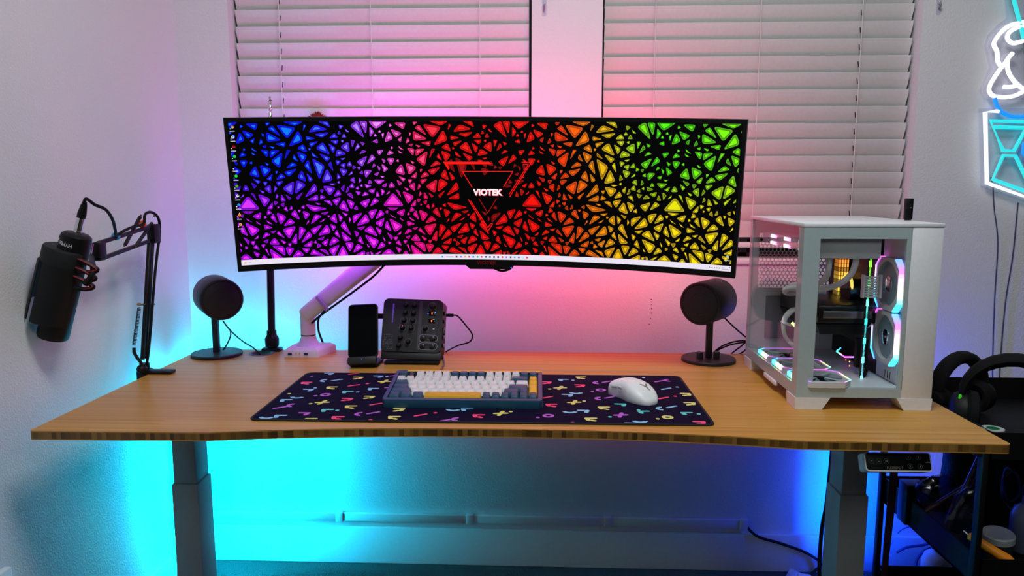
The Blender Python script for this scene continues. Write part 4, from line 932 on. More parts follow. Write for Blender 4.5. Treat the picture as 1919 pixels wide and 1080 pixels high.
for a, b, r0, r1, z0 in ((a0-.9, a0+.75, .0420, .0395, LM*.155), (a0+.95, a1-.35, .0450, .0425, LM*.165)):
    q = MB(); n = 14; rings = []
    for i in range(n+1):
        an = -(a+(b-a)*i/n); rings.append([(rr*math.cos(an), rr*math.sin(an), z) for rr, z in ((r0, LM*.70), (r1, LM*.70), (r1, z0), (r0, z0))])
    q.loft(rings, GM @ T(.004, -.0135, 0)); q.build('pop_shield', mat('shield_black', (.008, .009, .010), .6, spec=.3), mi_)
q = MB(); q.cyl(GM @ Vector((.034, -.012, LM*.625)), GM @ Vector((.0445, -.013, LM*.625)), .006); q.cyl(GM @ Vector((.034, -.012, LM*.58)), GM @ Vector((.0440, -.013, LM*.575)), .0045); q.build('shield_screw', BLACK, mi_)
RUB = mat('shock_red', (.25, .004, .006), .6)
for k, (za, zb) in enumerate(((.80, .70), (.72, .62), (.64, .54))):
    q = MB(); pts = [GM @ Vector((rx, ry, LM*z)) for rx, ry, z in ((.018, .026, za), (.016, .042, za-.01), (.010, .064, (za+zb)/2), (.014, .050, zb+.01), (.018, .030, zb))]
    q.tube(pts, .0045); o = q.build('shock_mount_loop', BLACK, mi_)
    q = MB(); q.tube([p+Vector((0, -.0042, .001)) for p in pts[:4]], .0016, n=6); q.build('elastic_cord', RUB, o)
q = MB(); q.tube([GM @ Vector((.02, .052, LM*.60)), GM @ Vector((.01, .056, LM*.72)), B(170, 480, .004)], .006); q.build('mount_arm', BLACK, mi_)
q = MB(); q.lathe([(.0085, 0), (.0085, .006), (.0078, .0065), (.0078, .034)], GM @ T(0, 0, LM-.001) , 20); q.build('plug', CHROME, mi_)
q = MB(); q.lathe([(.0086, .034), (.0086, .044), (.0062, .060), (.0042, .068)], GM @ T(0, 0, LM-.001), 20); q.build('plug_boot', BLACK, mi_)
tp = GM @ Vector((0, 0, LM+.064)); w1 = (tp.y+B(217, 443).y)/2
q = MB(); q.tube([GM @ Vector((0, 0, LM+.060)), GM @ Vector((0, .001, LM+.074)), P(178, 384, Y=1.53), P(198, 393, Y=1.56), P(211, 412, Y=1.60), P(216, 432, Y=1.64), B(218, 441, .008), B(232, 433, .008), B(250, 425, .008), B(262, 423, .008), B(270, 418, .008), B(272, 402, .006), B(284, 398, .004), B(297, 410, .006), B(299, 440, .006), B(294, 480, .010), B(289, 530, .010), B(282, 620, .010), B(276, 676, .010), B(270, 700, -.018), B(268, 740, -.02)], .0034, n=10); q.build('cable', BLACKR, mi_)
# worn white lettering around the cap, upside down as the microphone hangs
LW = mat('mic_print', (.75, .77, .77), .5)
def capmap(c):
    an = -(math.radians(4)+c.x/.0302); return GM @ Vector(((.0303+c.z)*math.cos(an), (.0303+c.z)*math.sin(an), LM*.905+c.y))
text('maker_lettering', 'HYPER', .0105, None, LW, mi_, ext=.0001, bold=.0002, sx=.95, mapf=lambda c: capmap(Vector((c.x, -c.y-.0004+c.x*.06, c.z))))
text('maker_emblem', 'X', .0135, None, LW, mi_, ext=.0001, sx=1.25, mapf=lambda c: capmap(Vector((c.x+.0225, -c.y+.003, c.z))))
# ------------------------------------------------------------------ computer case
CX0, CX1, CY0, CY1, CZ0, CZ1 = .527, .804, 1.535, 1.930, ZD, 1.088
COLX = .741                                                                  # where the plain front column begins
pc = thing('computer_case', 'white glass sided computer case glowing with rainbow fan lights', 'computer', ((CX0+CX1)/2, (CY0+CY1)/2, ZD))
CASEW = mat('case_white', (.80, .82, .84), .36); INW = mat('case_inner_white', (.72, .73, .75), .4)
GLS = glassmat('case_glass', (.93, .95, .95), .025, .02, .45)
PRN = mat('glass_border_print', (.40, .50, .51), .15, spec=.5)
ZF = ZD+.026
for x in (CX0, CX1-.055):
    for y, sg_ in ((CY0, 1), (CY1-.055, 1)):
        q = MB(); b_ = [(x, y), (x+.055, y), (x+.055, y+.055), (x, y+.055)]; tpd = [(x-.0, y), (x+.055+(.010 if x < .6 else 0), y), (x+.055+(.010 if x < .6 else 0), y+.055), (x-(.014 if x > .6 else 0), y+.055)]
        tpd = [(x-(.016 if x > .6 else .002), y-.001), (x+.055+(.016 if x < .6 else .001), y-.001), (x+.055+(.016 if x < .6 else .001), y+.056), (x-(.016 if x > .6 else .002), y+.056)]
        q.loft([[(px_, py_, ZD+.0004) for px_, py_ in b_], [(px_, py_, ZF) for px_, py_ in tpd]]); q.build('foot', CASEW, pc)
q = MB(); q.box(CX0+.001, CX1, CY0+.001, CY1, ZF, ZF+.018, .0015); q.build('bottom_frame', CASEW, pc)
q = MB(); q.box(CX0-.001, CX1+.001, CY0-.001, CY1+.001, CZ1-.008, CZ1, .0015); q.build('top_panel', CASEW, pc)
q = MB(); q.box(COLX+.001, CX1, CY0, CY0+.03, ZF, CZ1-.008, .002); q.build('front_column', CASEW, pc)
q = MB(); q.box(CX1-.002, CX1, CY0+.03, CY1, ZF+.018, CZ1-.008); q.build('side_panel', CASEW, pc)
# front glass with its printed white border
q = MB()
wx0, wx1, wz0, wz1 = .5605, .7325, .746, 1.0565
for a, b, c, d in ((CX0, wx0, ZF+.0005, CZ1-.0085), (wx1, COLX, ZF+.0005, CZ1-.0085), (wx0, wx1, ZF+.0005, wz0), (wx0, wx1, wz1, CZ1-.0085)): q.box(a, b, CY0, CY0+.004, c, d)
q.build('front_border', PRN, pc)
MB().box(wx0, wx1, CY0+.0005, CY0+.0035, wz0, wz1).build('front_glass', GLS, pc)
# left glass
q = MB(); ly0, ly1, lz0, lz1 = CY0+.004, CY1-.002, ZF+.0005, CZ1-.0085
gy0, gy1, gz0, gz1 = CY0+.030, CY1-.022, .752, 1.058
for a, b, c, d in ((ly0, gy0, lz0, lz1), (gy1, ly1, lz0, lz1), (gy0, gy1, lz0, gz0)): q.box(CX0, CX0+.004, a, b, c, d)
q.build('side_border', PRN, pc)
MB().box(CX0+.0005, CX0+.0035, gy0, gy1, gz0, CZ1-.0085).build('side_glass', GLS, pc)
MB().box(CX0-.003, CX0+.004, 1.665, 1.755, ZF-.011, ZF-.0005, .002).build('latch', CASEW, pc)
# back panel with a hexagon mesh, and the lower bracket area
yb = CY1-.012
q = MB(); hxr, cxp, rzp = .0048, .0098, .0085
hx0, hx1, hz0, hz1 = .548, .735, .905, 1.045
for a, b, c, d in ((CX0+.004, hx0, ZF+.018, CZ1-.008), (hx1, CX1-.002, ZF+.018, CZ1-.008), (hx0, hx1, ZF+.018, hz0), (hx0, hx1, hz1, CZ1-.008)): q.box(a, b, yb, yb+.002, c, d)
q.build('back_panel', INW, pc)
q = MB(); t = bmesh.new()
nz_, nx_ = int((hz1-hz0)/rzp), int((hx1-hx0)/cxp)
for j in range(nz_):
    for i in range(nx_):
        cx = hx0+(i+.5+(.5 if j % 2 else 0))*cxp; cz = hz0+(j+.5)*rzp
        if cx > hx1-.003: continue
        o = [(cx+.0057*math.cos(PI/6+k*PI/3), cz+.0057*math.sin(PI/6+k*PI/3)) for k in range(6)]
        n_ = [(cx+.0043*math.cos(PI/6+k*PI/3), cz+.0043*math.sin(PI/6+k*PI/3)) for k in range(6)]
        q.ringprism(o, n_, 0, .0012, Matrix(((1, 0, 0, 0), (0, 0, 1, yb), (0, 1, 0, 0), (0, 0, 0, 1))))
t.free(); o = q.build('vent_mesh', INW, pc); o['kind'] = 'stuff'
q = MB(); q.box(.570, .655, yb-.006, yb-.0005, .775, .885, .001); q.build('rear_bay', mat('bay_grey', (.22, .23, .25), .5), pc)
for k in range(7): MB().box(.660, .672, yb-.010, yb-.001, .775+k*.016, .786+k*.016, .001).build('slot_cover', mat('slot_grey', (.35, .35, .37), .5), pc)
MB().box(CX0+.006, COLX, CY0+.006, yb, ZF+.018, ZF+.021).build('case_floor', INW, pc)
MB().box(.7435, .7455, 1.660, yb, ZF+.021, CZ1-.010).build('motherboard_tray', BLACK, pc)
MB().box(.7435, .7455, CY0+.006, 1.660, ZF+.021, CZ1-.010).build('fan_bracket', INW, pc)
MB().box(.7335, .7430, 1.675, 1.905, .800, 1.035, .001).build('motherboard', mat('board_black', (.008, .008, .009), .4), pc)
for dx in range(5): MB().box(.7430, .7434, 1.548+dx*.012+(.02 if dx > 1 else 0), 1.550+dx*.012+(.02 if dx > 1 else 0), .752, .768).build('vent_slot', BLACK, pc)
# fans
def hsv(h, s=.85, v=1.):
    h = h % 1*6; i = int(h); f = h-i; p_, q_, t_ = v*(1-s), v*(1-s*f), v*(1-s*(1-f))
    return Vector([(v, t_, p_), (q_, v, p_), (p_, v, t_), (p_, q_, v), (t_, p_, v), (v, p_, q_)][i])
LEDM = colmat('fan_led', 2.6, .4); LEDB = colmat('fan_led_bright', 3.2, .4)
FANW = mat('fan_white', (.60, .62, .64), .4); BLADE = mat('fan_blade', (.26, .38, .46), .35); HUBM = mat('fan_hub_mirror', (.7, .72, .75), .12, 1)  # blade blue paints in the colour cast by the fan lights
def fan(M, half, cols, ledm, open_=False, w_led=.0030, hub=True, depth=.022):
    c = half*.36; oc = [(half, half-c), (half-c, half), (-half+c, half), (-half, half-c), (-half, -half+c), (-half+c, -half), (half-c, -half), (half, -half+c)]
    t = MB()
    n = 32; inner = [(half*.86*math.cos(2*PI*k/n), half*.86*math.sin(2*PI*k/n)) for k in range(n)]
    def octp(a):
        d = Vector((math.cos(a), math.sin(a))); best = 9
        for k in range(8):
            p0, p1 = Vector(oc[k]), Vector(oc[(k+1) % 8]); e = p1-p0; nn = Vector((e.y, -e.x)).normalized(); s_ = d.dot(nn)
            if abs(s_) > 1e-9:
                tt = p0.dot(nn)/s_
                if tt > 0: best = min(best, tt)
        return (d.x*best, d.y*best)
    outer = [octp(2*PI*k/n) for k in range(n)]
    t.ringprism(outer, inner, -depth, 0, M); fr = t.build('fan_frame', FANW, pc)
    t = MB()
    if open_:
        for k in range(7):
            a = 2*PI*k/7; rr = []
            for r in (half*.30, half*.55, half*.82): rr.append([(r*math.cos(a+s_*.30), r*math.sin(a+s_*.30), -.006-s_*.005) for s_ in (-1, 1)]+[(r*math.cos(a+s_*.30), r*math.sin(a+s_*.30), -.0075-s_*.005) for s_ in (1, -1)])
            t.loft(rr, M)
    else:
        t.lathe([(half*.86, -.010), (half*.6, -.0065), (half*.25, -.006)], M, 40, cap=False)
    t.build('fan_blades', BLADE, fr)
    t = MB(); t.lathe([(half*.30, -.012), (half*.30, -.004), (half*.26, -.003), (half*.02, -.0028)], M, 28); t.build('fan_hub', HUBM if hub else BLACK, fr)
    if open_:
        t = MB()
        for k in range(4): t.box(half*.25, half*.9, -.003, .003, -.002, -.0002, M=M @ R(45+90*k, 'Z'))
        t.build('fan_struts', FANW, fr)
    pl = []
    for k in range(8):
        p0, p1 = Vector(oc[k]), Vector(oc[(k+1) % 8]); e = (p1-p0); nn = Vector((e.y, -e.x)).normalized()
        if cols[k] is None: continue
        w_led_ = w_led*1.5 if k == 3 and open_ else (w_led*.4 if open_ else w_led)
        for j in range(8):
            a, b = p0+e*(j/8), p0+e*((j+1)/8); col = cols[k] if not callable(cols[k]) else cols[k]((j+.5)/8)
            z0, z1 = -.003, .0012
            A, Bq, A2, B2 = a-nn*w_led_, b-nn*w_led_, a+nn*.0006, b+nn*.0006
            pl.append(([M @ Vector((*p_, z1)) for p_ in (A, Bq, B2, A2)], col))
            if k == 3 or not open_: pl.append(([M @ Vector((*p_, z_)) for p_, z_ in ((A2, z1), (B2, z1), (B2, z0-depth*.35), (A2, z0-depth*.35))], col))
    colmesh('fan_light', pl, ledm, fr)
mixc = lambda *cs: (lambda t: cs[min(int(t*(len(cs)-1)), len(cs)-2)].lerp(cs[min(int(t*(len(cs)-1)), len(cs)-2)+1], t*(len(cs)-1)-int(t*(len(cs)-1))))
V3 = Vector
CY_, MG, WH, VI, GR_, PK, YL, BL = V3((.05, .75, 1)), V3((1, .1, .8)), V3((1, .9, .85)), V3((.35, .15, 1)), V3((.15, 1, .5)), V3((1, .45, .85)), V3((1, .9, .4)), V3((.1, .3, 1))
# side fans: plane faces the left (-x); local x runs towards the viewer, local y up
for z in (.9575, .8430):
    M = Matrix(((0, 0, -1, .7400-.014), (-1, 0, 0, 1.5985), (0, 1, 0, z), (0, 0, 0, 1)))
    fan(M, .0555, [mixc(CY_, BL), None, mixc(VI, MG), mixc(MG, VI) if z > .9 else mixc(MG, MG), mixc(GR_, CY_), None, mixc(CY_, CY_), mixc(CY_, WH, MG)] if False else
        [mixc(VI, BL), None, mixc(MG, VI), mixc(PK, CY_), mixc(CY_, BL), None, mixc(CY_, CY_), mixc(CY_, YL, PK, MG)], LEDM)
for k, y in enumerate((1.585, 1.696, 1.807)):
    M = T(.590, y, ZF+.021+.0125)
    fan(M, .0545, [mixc(VI, MG), mixc(MG, VI), mixc(CY_, CY_), mixc(CY_, GR_, YL, PK), mixc(MG, VI), None, mixc(MG, CY_), mixc(GR_, YL, MG)], LEDB, True, .0036, hub=False, depth=.012)
# top radiator with tubes and lights
q = MB(); q.box(.552, .668, 1.565, 1.905, 1.024, 1.050, .002); q.build('radiator', INW, pc)
q = MB(); q.box(.556, .690, 1.552, 1.575, 1.015, 1.0565, .002); q.build('radiator_tank', INW, pc)
pl = []
for k, y in enumerate((1.615, 1.715, 1.815)):
    for z in (1.040, 1.024):
        for j in range(4):
            a, b = y-.022+.044*j/4, y-.022+.044*(j+1)/4; c = MG.lerp(WH, .25+.2*j)
            pl.append(([(.551, a, z), (.551, b, z), (.551, b, z+.007), (.551, a, z+.007)], c)); pl.append(([(.551, a, z), (.551, b, z), (.556, b, z-.001), (.556, a, z-.001)], c))
colmesh('radiator_lights', pl, LEDB, pc)
TUBM = mat('tube_white', (.74, .76, .78), .5, bump=(700, .4, .001))
yt = 1.565
for k, pts in enumerate(([P(1605, 470, Y=yt), P(1603, 495, Y=yt), P(1590, 520, Y=yt+.01), P(1562, 537, Y=yt+.03), P(1525, 542, Y=yt+.05), P(1490, 540, Y=yt+.07), P(1472, 543, Y=yt+.09), P(1476, 549, Y=yt+.11), P(1510, 548, Y=yt+.14), P(1545, 548, Y=yt+.17)],
                         [P(1554, 470, Y=yt), P(1553, 500, Y=yt), P(1548, 520, Y=yt+.01), P(1530, 533, Y=yt+.03), P(1505, 533, Y=yt+.06), P(1484, 536, Y=yt+.09), P(1490, 543, Y=yt+.12), P(1540, 543, Y=yt+.17)])):
    q = MB(); q.tube(pts, .0062, n=14); tb_ = q.build('coolant_tube', TUBM, pc)
    q = MB(); d = pts[0]; q.lathe([(.0085, -.004), (.0085, .010), (.006, .012), (.006, .022)], T(d.x, d.y, d.z), 18); q.build('tube_fitting', WHITEG, tb_)
q = MB(); c = P(1545, 546, Y=1.745); q.cyl((.7330, c.y, c.z), (.700, c.y, c.z), .030, n=32); q.build('pump_block', BLACKG, pc)
q = MB(); c = P(1552, 540, Y=1.70); q.lathe([(.026, 0), (.029, .002), (.029, .005), (.026, .007)], frame((.7, 1.745, c.z), (0, 1, 0), (0, 0, 1)), 32, cap=False); q.build('pump_ring', led('pump_led', (1, .75, .1), 1.2), pc)
# memory sticks glowing orange to yellow
for k in range(4):
    pl = []; x = .704+k*.0062
    for j in range(12):
        z = .885+.115*j/12; c = V3((1, .22, .03)).lerp(V3((1, .62, .08)), min(1, (11-j)/6)); c = c*(.35 if j % 3 == 2 else 1)
        for a, b in ((x, x+.0036),): pl.append(([(a, 1.800, z), (b, 1.800, z), (b, 1.800, z+.0085), (a, 1.800, z+.0085)], c)); pl.append(([(a, 1.800, z), (a, 1.83, z), (a, 1.83, z+.0085), (a, 1.800, z+.0085)], c*.4))
    q = MB(); q.box(x, x+.0036, 1.8006, 1.86, .884, 1.002); st_ = q.build('memory_stick', BLACK, pc); colmesh('memory_light', pl, colmat('memory_led%d' % k, 1.6, .4), st_)
# glowing strip of the main power cable, with a white comb
pl = []; a, b = P(1635, 452, Y=1.615), P(1614, 716, Y=1.615); n = 22
for j in range(n):
    t0, t1 = j/n, (j+1)/n; c = V3((.25, 1, .05)).lerp(V3((.05, .75, .75)), min(1, max(0, (t0-.2)*3.0))).lerp(V3((.35, .75, 1)), max(0, (t0-.55)*1.6)); w_ = .0016 if j % 3 else .0026
    c = c*(1.0 if j % 3 else 1.8)
    p0, p1 = a.lerp(b, t0), a.lerp(b, t1)
    pl.append(([p0+V3((-w_, 0, 0)), p0+V3((w_, 0, 0)), p1+V3((w_, 0, 0)), p1+V3((-w_, 0, 0))], c)); pl.append(([p0+V3((-w_, 0, 0)), p0+V3((-w_, .004, 0)), p1+V3((-w_, .004, 0)), p1+V3((-w_, 0, 0))], c))
q = MB(); q.bar(a+V3((0, .004, 0)), b+V3((0, .004, 0)), .006, .008, .001, up=(0, 1, 0)); ls = q.build('light_strip', DARKG, pc); colmesh('strip_light', pl, LEDM, ls)
cc = P(1634, 538, Y=1.600)
for k in range(9):
    q = MB(); z = cc.z+.022-k*.0052; q.tube([(cc.x-.017, 1.603, z), (cc.x-.006, 1.598, z-.0012), (cc.x+.006, 1.600, z-.0018), (cc.x+.018, 1.608, z)], .0023, n=6, sub=3); q.build('comb_strand', WHITEG, pc)
for x in (-.018, .018): q = MB(); q.box(cc.x+x-.0018, cc.x+x+.0018, 1.596, 1.609, cc.z-.024, cc.z+.026, .001); q.build('comb_end', WHITEG, pc)
# graphics card, long dark body low in the case
gq = MB(); gq.box(.600, .730, 1.640, 1.900, .862, .905, .006); gc = gq.build('graphics_card', mat('card_black', (.008, .008, .010), .35), pc)
MB().box(.612, .716, 1.634, 1.642, .876, .892, .001).build('card_end_plate', mat('card_silver', (.30, .30, .30), .35, .8), gc)
gq = MB(); gq.loft([[(.600, 1.640, .862), (.715, 1.640, .862), (.735, 1.66, .862), (.735, 1.9, .862), (.600, 1.9, .862)], [(.612, 1.648, .838), (.70, 1.648, .838), (.722, 1.67, .838), (.722, 1.9, .838), (.612, 1.9, .838)]]); gq.build('card_shroud', BLACK, gc)
MB().box(.5985, .600, 1.665, 1.700, .878, .884).build('card_red_light', led('card_red', (1, .05, .03), 2.5), gc)
for k in range(2): q = MB(); q.bar(P(1484+k*8, 605+k*8, Y=1.668), P(1493+k*6, 614-k*12, Y=1.668), .006, .004, .0005, up=(0, 1, 0)); q.build('card_lime_light', led('card_lime', (.75, 1, .25), 2.5), gc)
for k in range(3):
    q = MB(); q.tube([P(1512-k*4, 578, Y=1.660+k*.008), P(1490-k*4, 581, Y=1.650+k*.006), P(1472-k*2, 600, Y=1.640), P(1470, 625+k*2, Y=1.64), P(1483+k, 645, Y=1.645), P(1502, 662+k*2, Y=1.66), P(1540, 690+k*3, Y=1.67), P(1580, 702, Y=1.68)], .0036, n=8); q.build('power_lead', mat('lead_white', (.62, .64, .64), .5), pc)
for x, y in ((1474, 607), (1486, 645), (1505, 580)): q = MB(); c = P(x, y, Y=1.637); q.box(c.x-.010, c.x+.010, c.y-.004, c.y+.012, c.z-.0025, c.z+.0025, .001, M=T(*c) @ R(20, 'Y') @ T(*(-c))); q.build('lead_comb', WHITEG, pc)
q = MB(); q.tube([P(1622, 660, Y=1.63), P(1624, 690, Y=1.63), P(1616, 708, Y=1.625), P(1600, 716, Y=1.62), P(1588, 712, Y=1.63)], .004, n=8); q.build('black_lead', BLACKR, pc)
q = MB(); q.box(.690, .715, 1.640, 1.655, .765, .830, .002); q.build('power_connector', BLACK, pc)
for x, y, c in ((1592, 678, (1, .5, .05)), (1592, 686, (1, .25, .03)), (1615, 651, (1, .2, .02)), (1585, 675, (1, .1, .05))): q = MB(); q.sphere(P(x, y, Y=1.65), .0014, u=8, v=6); q.build('board_light', led('board_led_%d' % y, c, 4), pc)
pl = []
for (x0, y0), (x1, y1), c0, c1 in (((1567, 660), (1583, 671), GR_, MG), ((1583, 671), (1602, 671), MG, VI), ((1567, 660), (1576, 654), CY_, CY_)):
    for j in range(3):
        p0, p1 = P(x0+(x1-x0)*j/3, y0+(y1-y0)*j/3, Y=1.76), P(x0+(x1-x0)*(j+1)/3, y0+(y1-y0)*(j+1)/3, Y=1.76); c = c0.lerp(c1, j/2); pl.append(([p0, p1, p1+V3((0, 0, .004)), p0+V3((0, 0, .004))], c))
colmesh('rear_fan_glint', pl, LEDM, pc)
# wireless receiver standing on the case
dg_ = thing('wireless_receiver', 'small black wireless receiver standing on the white computer case', 'receiver', P(1701, 412, Z=CZ1))
c = P(1701, 413, Z=CZ1); c.x = min(c.x, CX1-.009); c.y = P(1701, 413, X=c.x).y
MB().box(c.x-.0085, c.x+.0085, c.y-.004, c.y+.004, CZ1+.0025, CZ1+.048, .001).build('receiver_body', BLACK, dg_)
MB().box(c.x-.006, c.x+.006, c.y-.003, c.y+.003, CZ1+.0002, CZ1+.0025).build('receiver_foot', DARKG, dg_)
q = MB(); q.prism([(-.0028, -.0012), (.0010, .0004), (.0020, .0016), (.0026, -.0006), (.0006, -.0010)], 0, .0002, frame((c.x+.002, c.y-.0042, CZ1+.028), (1, 0, 0), (0, 0, 1))); q.build('receiver_mark', mat('mark_grey', (.25, .26, .26), .5), dg_)
# ------------------------------------------------------------------ neon sign on the back wall
ns = thing('neon_sign', 'white and cyan neon wall sign on a clear acrylic back', 'neon sign', (1.30, YW-.01, 1.0))
YN = YW-.022
NW = led('neon_white', (.95, .96, 1), 1.05); NC = led('neon_cyan', (.02, .80, .84), 1.0); NB = led('neon_blue', (.0, .30, 1), 1.0)
def n3(pts): return [P(1800+x/5.403, y/5.403, Y=YN) for x, y in pts]
def n4(pts): return [P(1800+x/4.908, 180+y/4.908, Y=YN) for x, y in pts]
for pts, m_, nm in ((n3([(640, 222), (590, 235), (520, 250), (450, 290), (390, 350), (345, 420), (340, 460), (365, 510), (373, 560), (375, 610), (400, 660), (425, 672)]), NW, 'white_tube'),
                (n3([(640, 262), (600, 270), (530, 300), (480, 350), (480, 400), (530, 438), (600, 425), (650, 408)]), NW, 'white_tube'),
                (n3([(530, 535), (490, 580), (450, 640), (400, 700), (340, 790), (300, 860), (290, 920), (330, 970), (430, 985), (530, 975), (620, 935), (700, 870)]), NW, 'white_tube'),
                (n3([(480, 590), (475, 680), (500, 760), (560, 840), (640, 905), (720, 960)]), NW, 'white_tube'), (n3([(435, 880), (500, 882), (580, 865)]), NW, 'white_tube'),
                (n4([(315, 18), (330, 80), (370, 140), (430, 175), (500, 190), (590, 188), (700, 170), (760, 120)]), NB, 'blue_tube')):
    MB().tube(pts, .0058, n=10).build(nm, m_, ns)
for pts, m_, nm in ((n3([(470, -260), (540, 0), (598, 215), (650, 430)]), NC, 'cyan_tube'), (n4([(350, 138), (226, 150), (242, 800), (850, 1020), (880, 170), (770, 160)]), NW, 'white_tube'),
                (n4([(800, 240), (275, 228), (390, 500), (490, 505), (620, 270)]), NC, 'cyan_tube'), (n4([(310, 285), (760, 298)]), NC, 'cyan_tube'),
                (n4([(640, 900), (620, 790), (505, 550), (395, 545), (295, 765), (800, 950)]), NC, 'cyan_tube'), (n4([(585, 420), (575, 520), (640, 600)]), NB, 'blue_tube')):
    r_ = .0060 if m_ is NW else .0052
    MB().tube(pts, r_, n=10, smooth=False).build(nm, m_, ns)
ACR = glassmat('acrylic', (.95, .95, .985), .05, .08, .5)
def plate(pts, nm):
    q = MB(); o = [(p.x, p.z) for p in pts]; q.prism(o, -(YW-.004), -(YW-.010), Matrix(((1, 0, 0, 0), (0, 0, -1, 0), (0, 1, 0, 0), (0, 0, 0, 1)))); q.build(nm, ACR, ns)
pf = lambda pts: [P(1800+x/5.403, y/5.403, Y=YW-.008) for x, y in pts]
plate(pf([(430, -260), (470, 180), (380, 250), (285, 350), (245, 460), (275, 580), (300, 680), (230, 840), (195, 920), (240, 1010), (900, 1010), (900, -260)]), 'acrylic_plate')
p4_ = lambda pts: [P(1800+x/4.908, 180+y/4.908, Y=YW-.008) for x, y in pts]
plate(p4_([(170, 115), (190, 840), (900, 1085), (930, 110)]), 'acrylic_plate')
for pts in ([(1857, 332), (1861, 352), (1863, 390), (1870, 455), (1864, 560), (1860, 690), (1862, 740)], [(1908, 380), (1905, 410), (1898, 480), (1884, 570), (1874, 690), (1875, 740)]):
    MB().tube([P(x, y, Y=YW-.004) for x, y in pts], .0016, n=6).build('sign_lead', mat('lead_slate', (.05, .05, .075), .6), ns)
q = MB(); q.box(*[f for f in (P(1865, 62, Y=YW-.006).x-.004, P(1865, 62, Y=YW-.006).x+.012, YW-.024, YW-.010, P(1865, 65, Y=YW-.006).z-.008, P(1865, 65, Y=YW-.006).z+.008)], .001); q.build('tube_clip', ACR, ns)
# clear adhesive hooks near the window tops
for x, y, lab in ((1020, 8, 'clear adhesive hook on the pillar between the windows'), (1760, 5, 'clear adhesive hook on the wall right of the windows')):
    c = P(x, y, Y=YW-.002); h = thing('adhesive_hook', lab, 'hook', (c.x, YW-.002, c.z), 0, 'clear wall hooks')
    MB().prism(rrect(c.x-.006, c.x+.006, c.z-.032, c.z+.014, .005), -(YW-.0006), -(YW-.003), Matrix(((1, 0, 0, 0), (0, 0, -1, 0), (0, 1, 0, 0), (0, 0, 0, 1)))).build('hook_plate', ACR, h)
    MB().tube([(c.x, YW-.003, c.z-.010), (c.x, YW-.006, c.z-.014), (c.x, YW-.012, c.z-.010), (c.x, YW-.013, c.z-.004)], .002, n=6).build('hook_prong', mat('hook_grey', (.25, .25, .27), .3), h)
    MB().sphere((c.x, YW-.007, c.z), .0035, u=10, v=8).build('hook_screw', CHROME, h)
# ------------------------------------------------------------------ cable raceway along the wall under the desk
rc = thing('cable_raceway', 'white four piece cable raceway fixed low on the wall', 'raceway', (-.2, YW-.01, .13))
z0, z1 = .138, .163
xs = [P(x, 980, Y=YW-.01).x for x in (402, 641, 885, 1143, 1398)]
for a, b in zip(xs, xs[1:]): MB().box(a+.0005, b-.0005, YW-.014, YW-.0006, z0, z1, .002).build('raceway_channel', TRIMW, rc)
for x in xs[1:]: MB().box(x-.018, x+.005, YW-.0165, YW-.0008, z0-.003, z1+.003, .002).build('raceway_coupler', TRIMW, rc)
rl = tag(MB().tube([(xs[-1], YW-.008, z0+.006), P(1420, 1006, Y=YW-.016), P(1460, 1018, Y=YW-.018), P(1500, 1032, Y=YW-.018), P(1522, 1043, Y=YW-.02), P(1538, 1058, Y=YW-.03), (.80, YW-.05, .012)], .0042).build('raceway_cord', BLACKR), 'black cord drooping from the raceway end to the floor', 'cord')
lc = tag(MB().tube([P(1560, 838, Y=1.90), P(1556, 880, Y=1.95), P(1548, 950, Y=2.00), P(1541, 985, Y=2.02), P(1537, 1030, Y=2.02), P(1535, 1080, Y=2.02), P(1533, 1100, Y=2.02)], .0055).build('desk_power_cord', BLACKR), 'thick black cord hanging down behind the right desk leg', 'cord')
# power strip and white adapter by the right leg
ps = thing('power_strip', 'black power strip on the carpet behind the right desk leg', 'power strip', (.80, 2.02, 0))
MB().box(.762, .90, 2.000, 2.050, .001, .042, .004).build('strip_body', BLACK, ps)
for k in range(4): MB().box(.775+k*.032, .790+k*.032, 2.012, 2.036, .0421, .0426).build('socket', DARKG, ps)
MB().sphere((.888, 2.02, .0425), .0025).build('strip_light', led('strip_red', (1, .02, .25), 4), ps)
wa = thing('wall_adapter', 'small white square charger plugged into the power strip', 'adapter', (.80, 2.025, .043))
c = P(1510, 1058, Y=2.025); q = MB(); q.box(-.019, .019, -.019, .019, 0, .020, .005, 3, M=T(c.x, 2.025, .0445) @ R(-12, 'Z')); q.build('adapter_body', WHITEG, wa)
q = MB(); q.box(-.006, .006, -.030, -.018, .004, .012, .002, M=T(c.x, 2.025, .0445) @ R(-12, 'Z')); q.build('adapter_plug', WHITEG, wa)
pk = P(1478, 1078, Z=.012); q = MB(); q.loft([[(pk.x-.06, pk.y-.09, .001), (pk.x+.03, pk.y-.10, .001), (pk.x+.035, pk.y-.01, .001), (pk.x-.0, pk.y+.0, .001)], [(pk.x-.055, pk.y-.085, .018), (pk.x+.025, pk.y-.095, .018), (pk.x+.028, pk.y-.02, .030), (pk.x+.004, pk.y+.0, .034)]])
tag(q.build('crumpled_pouch', mat('pouch_white', (.55, .56, .6), .4, bump=(60, .8, .01), var=.5)), 'crumpled pale printed pouch on the carpet left of the power strip', 'pouch')
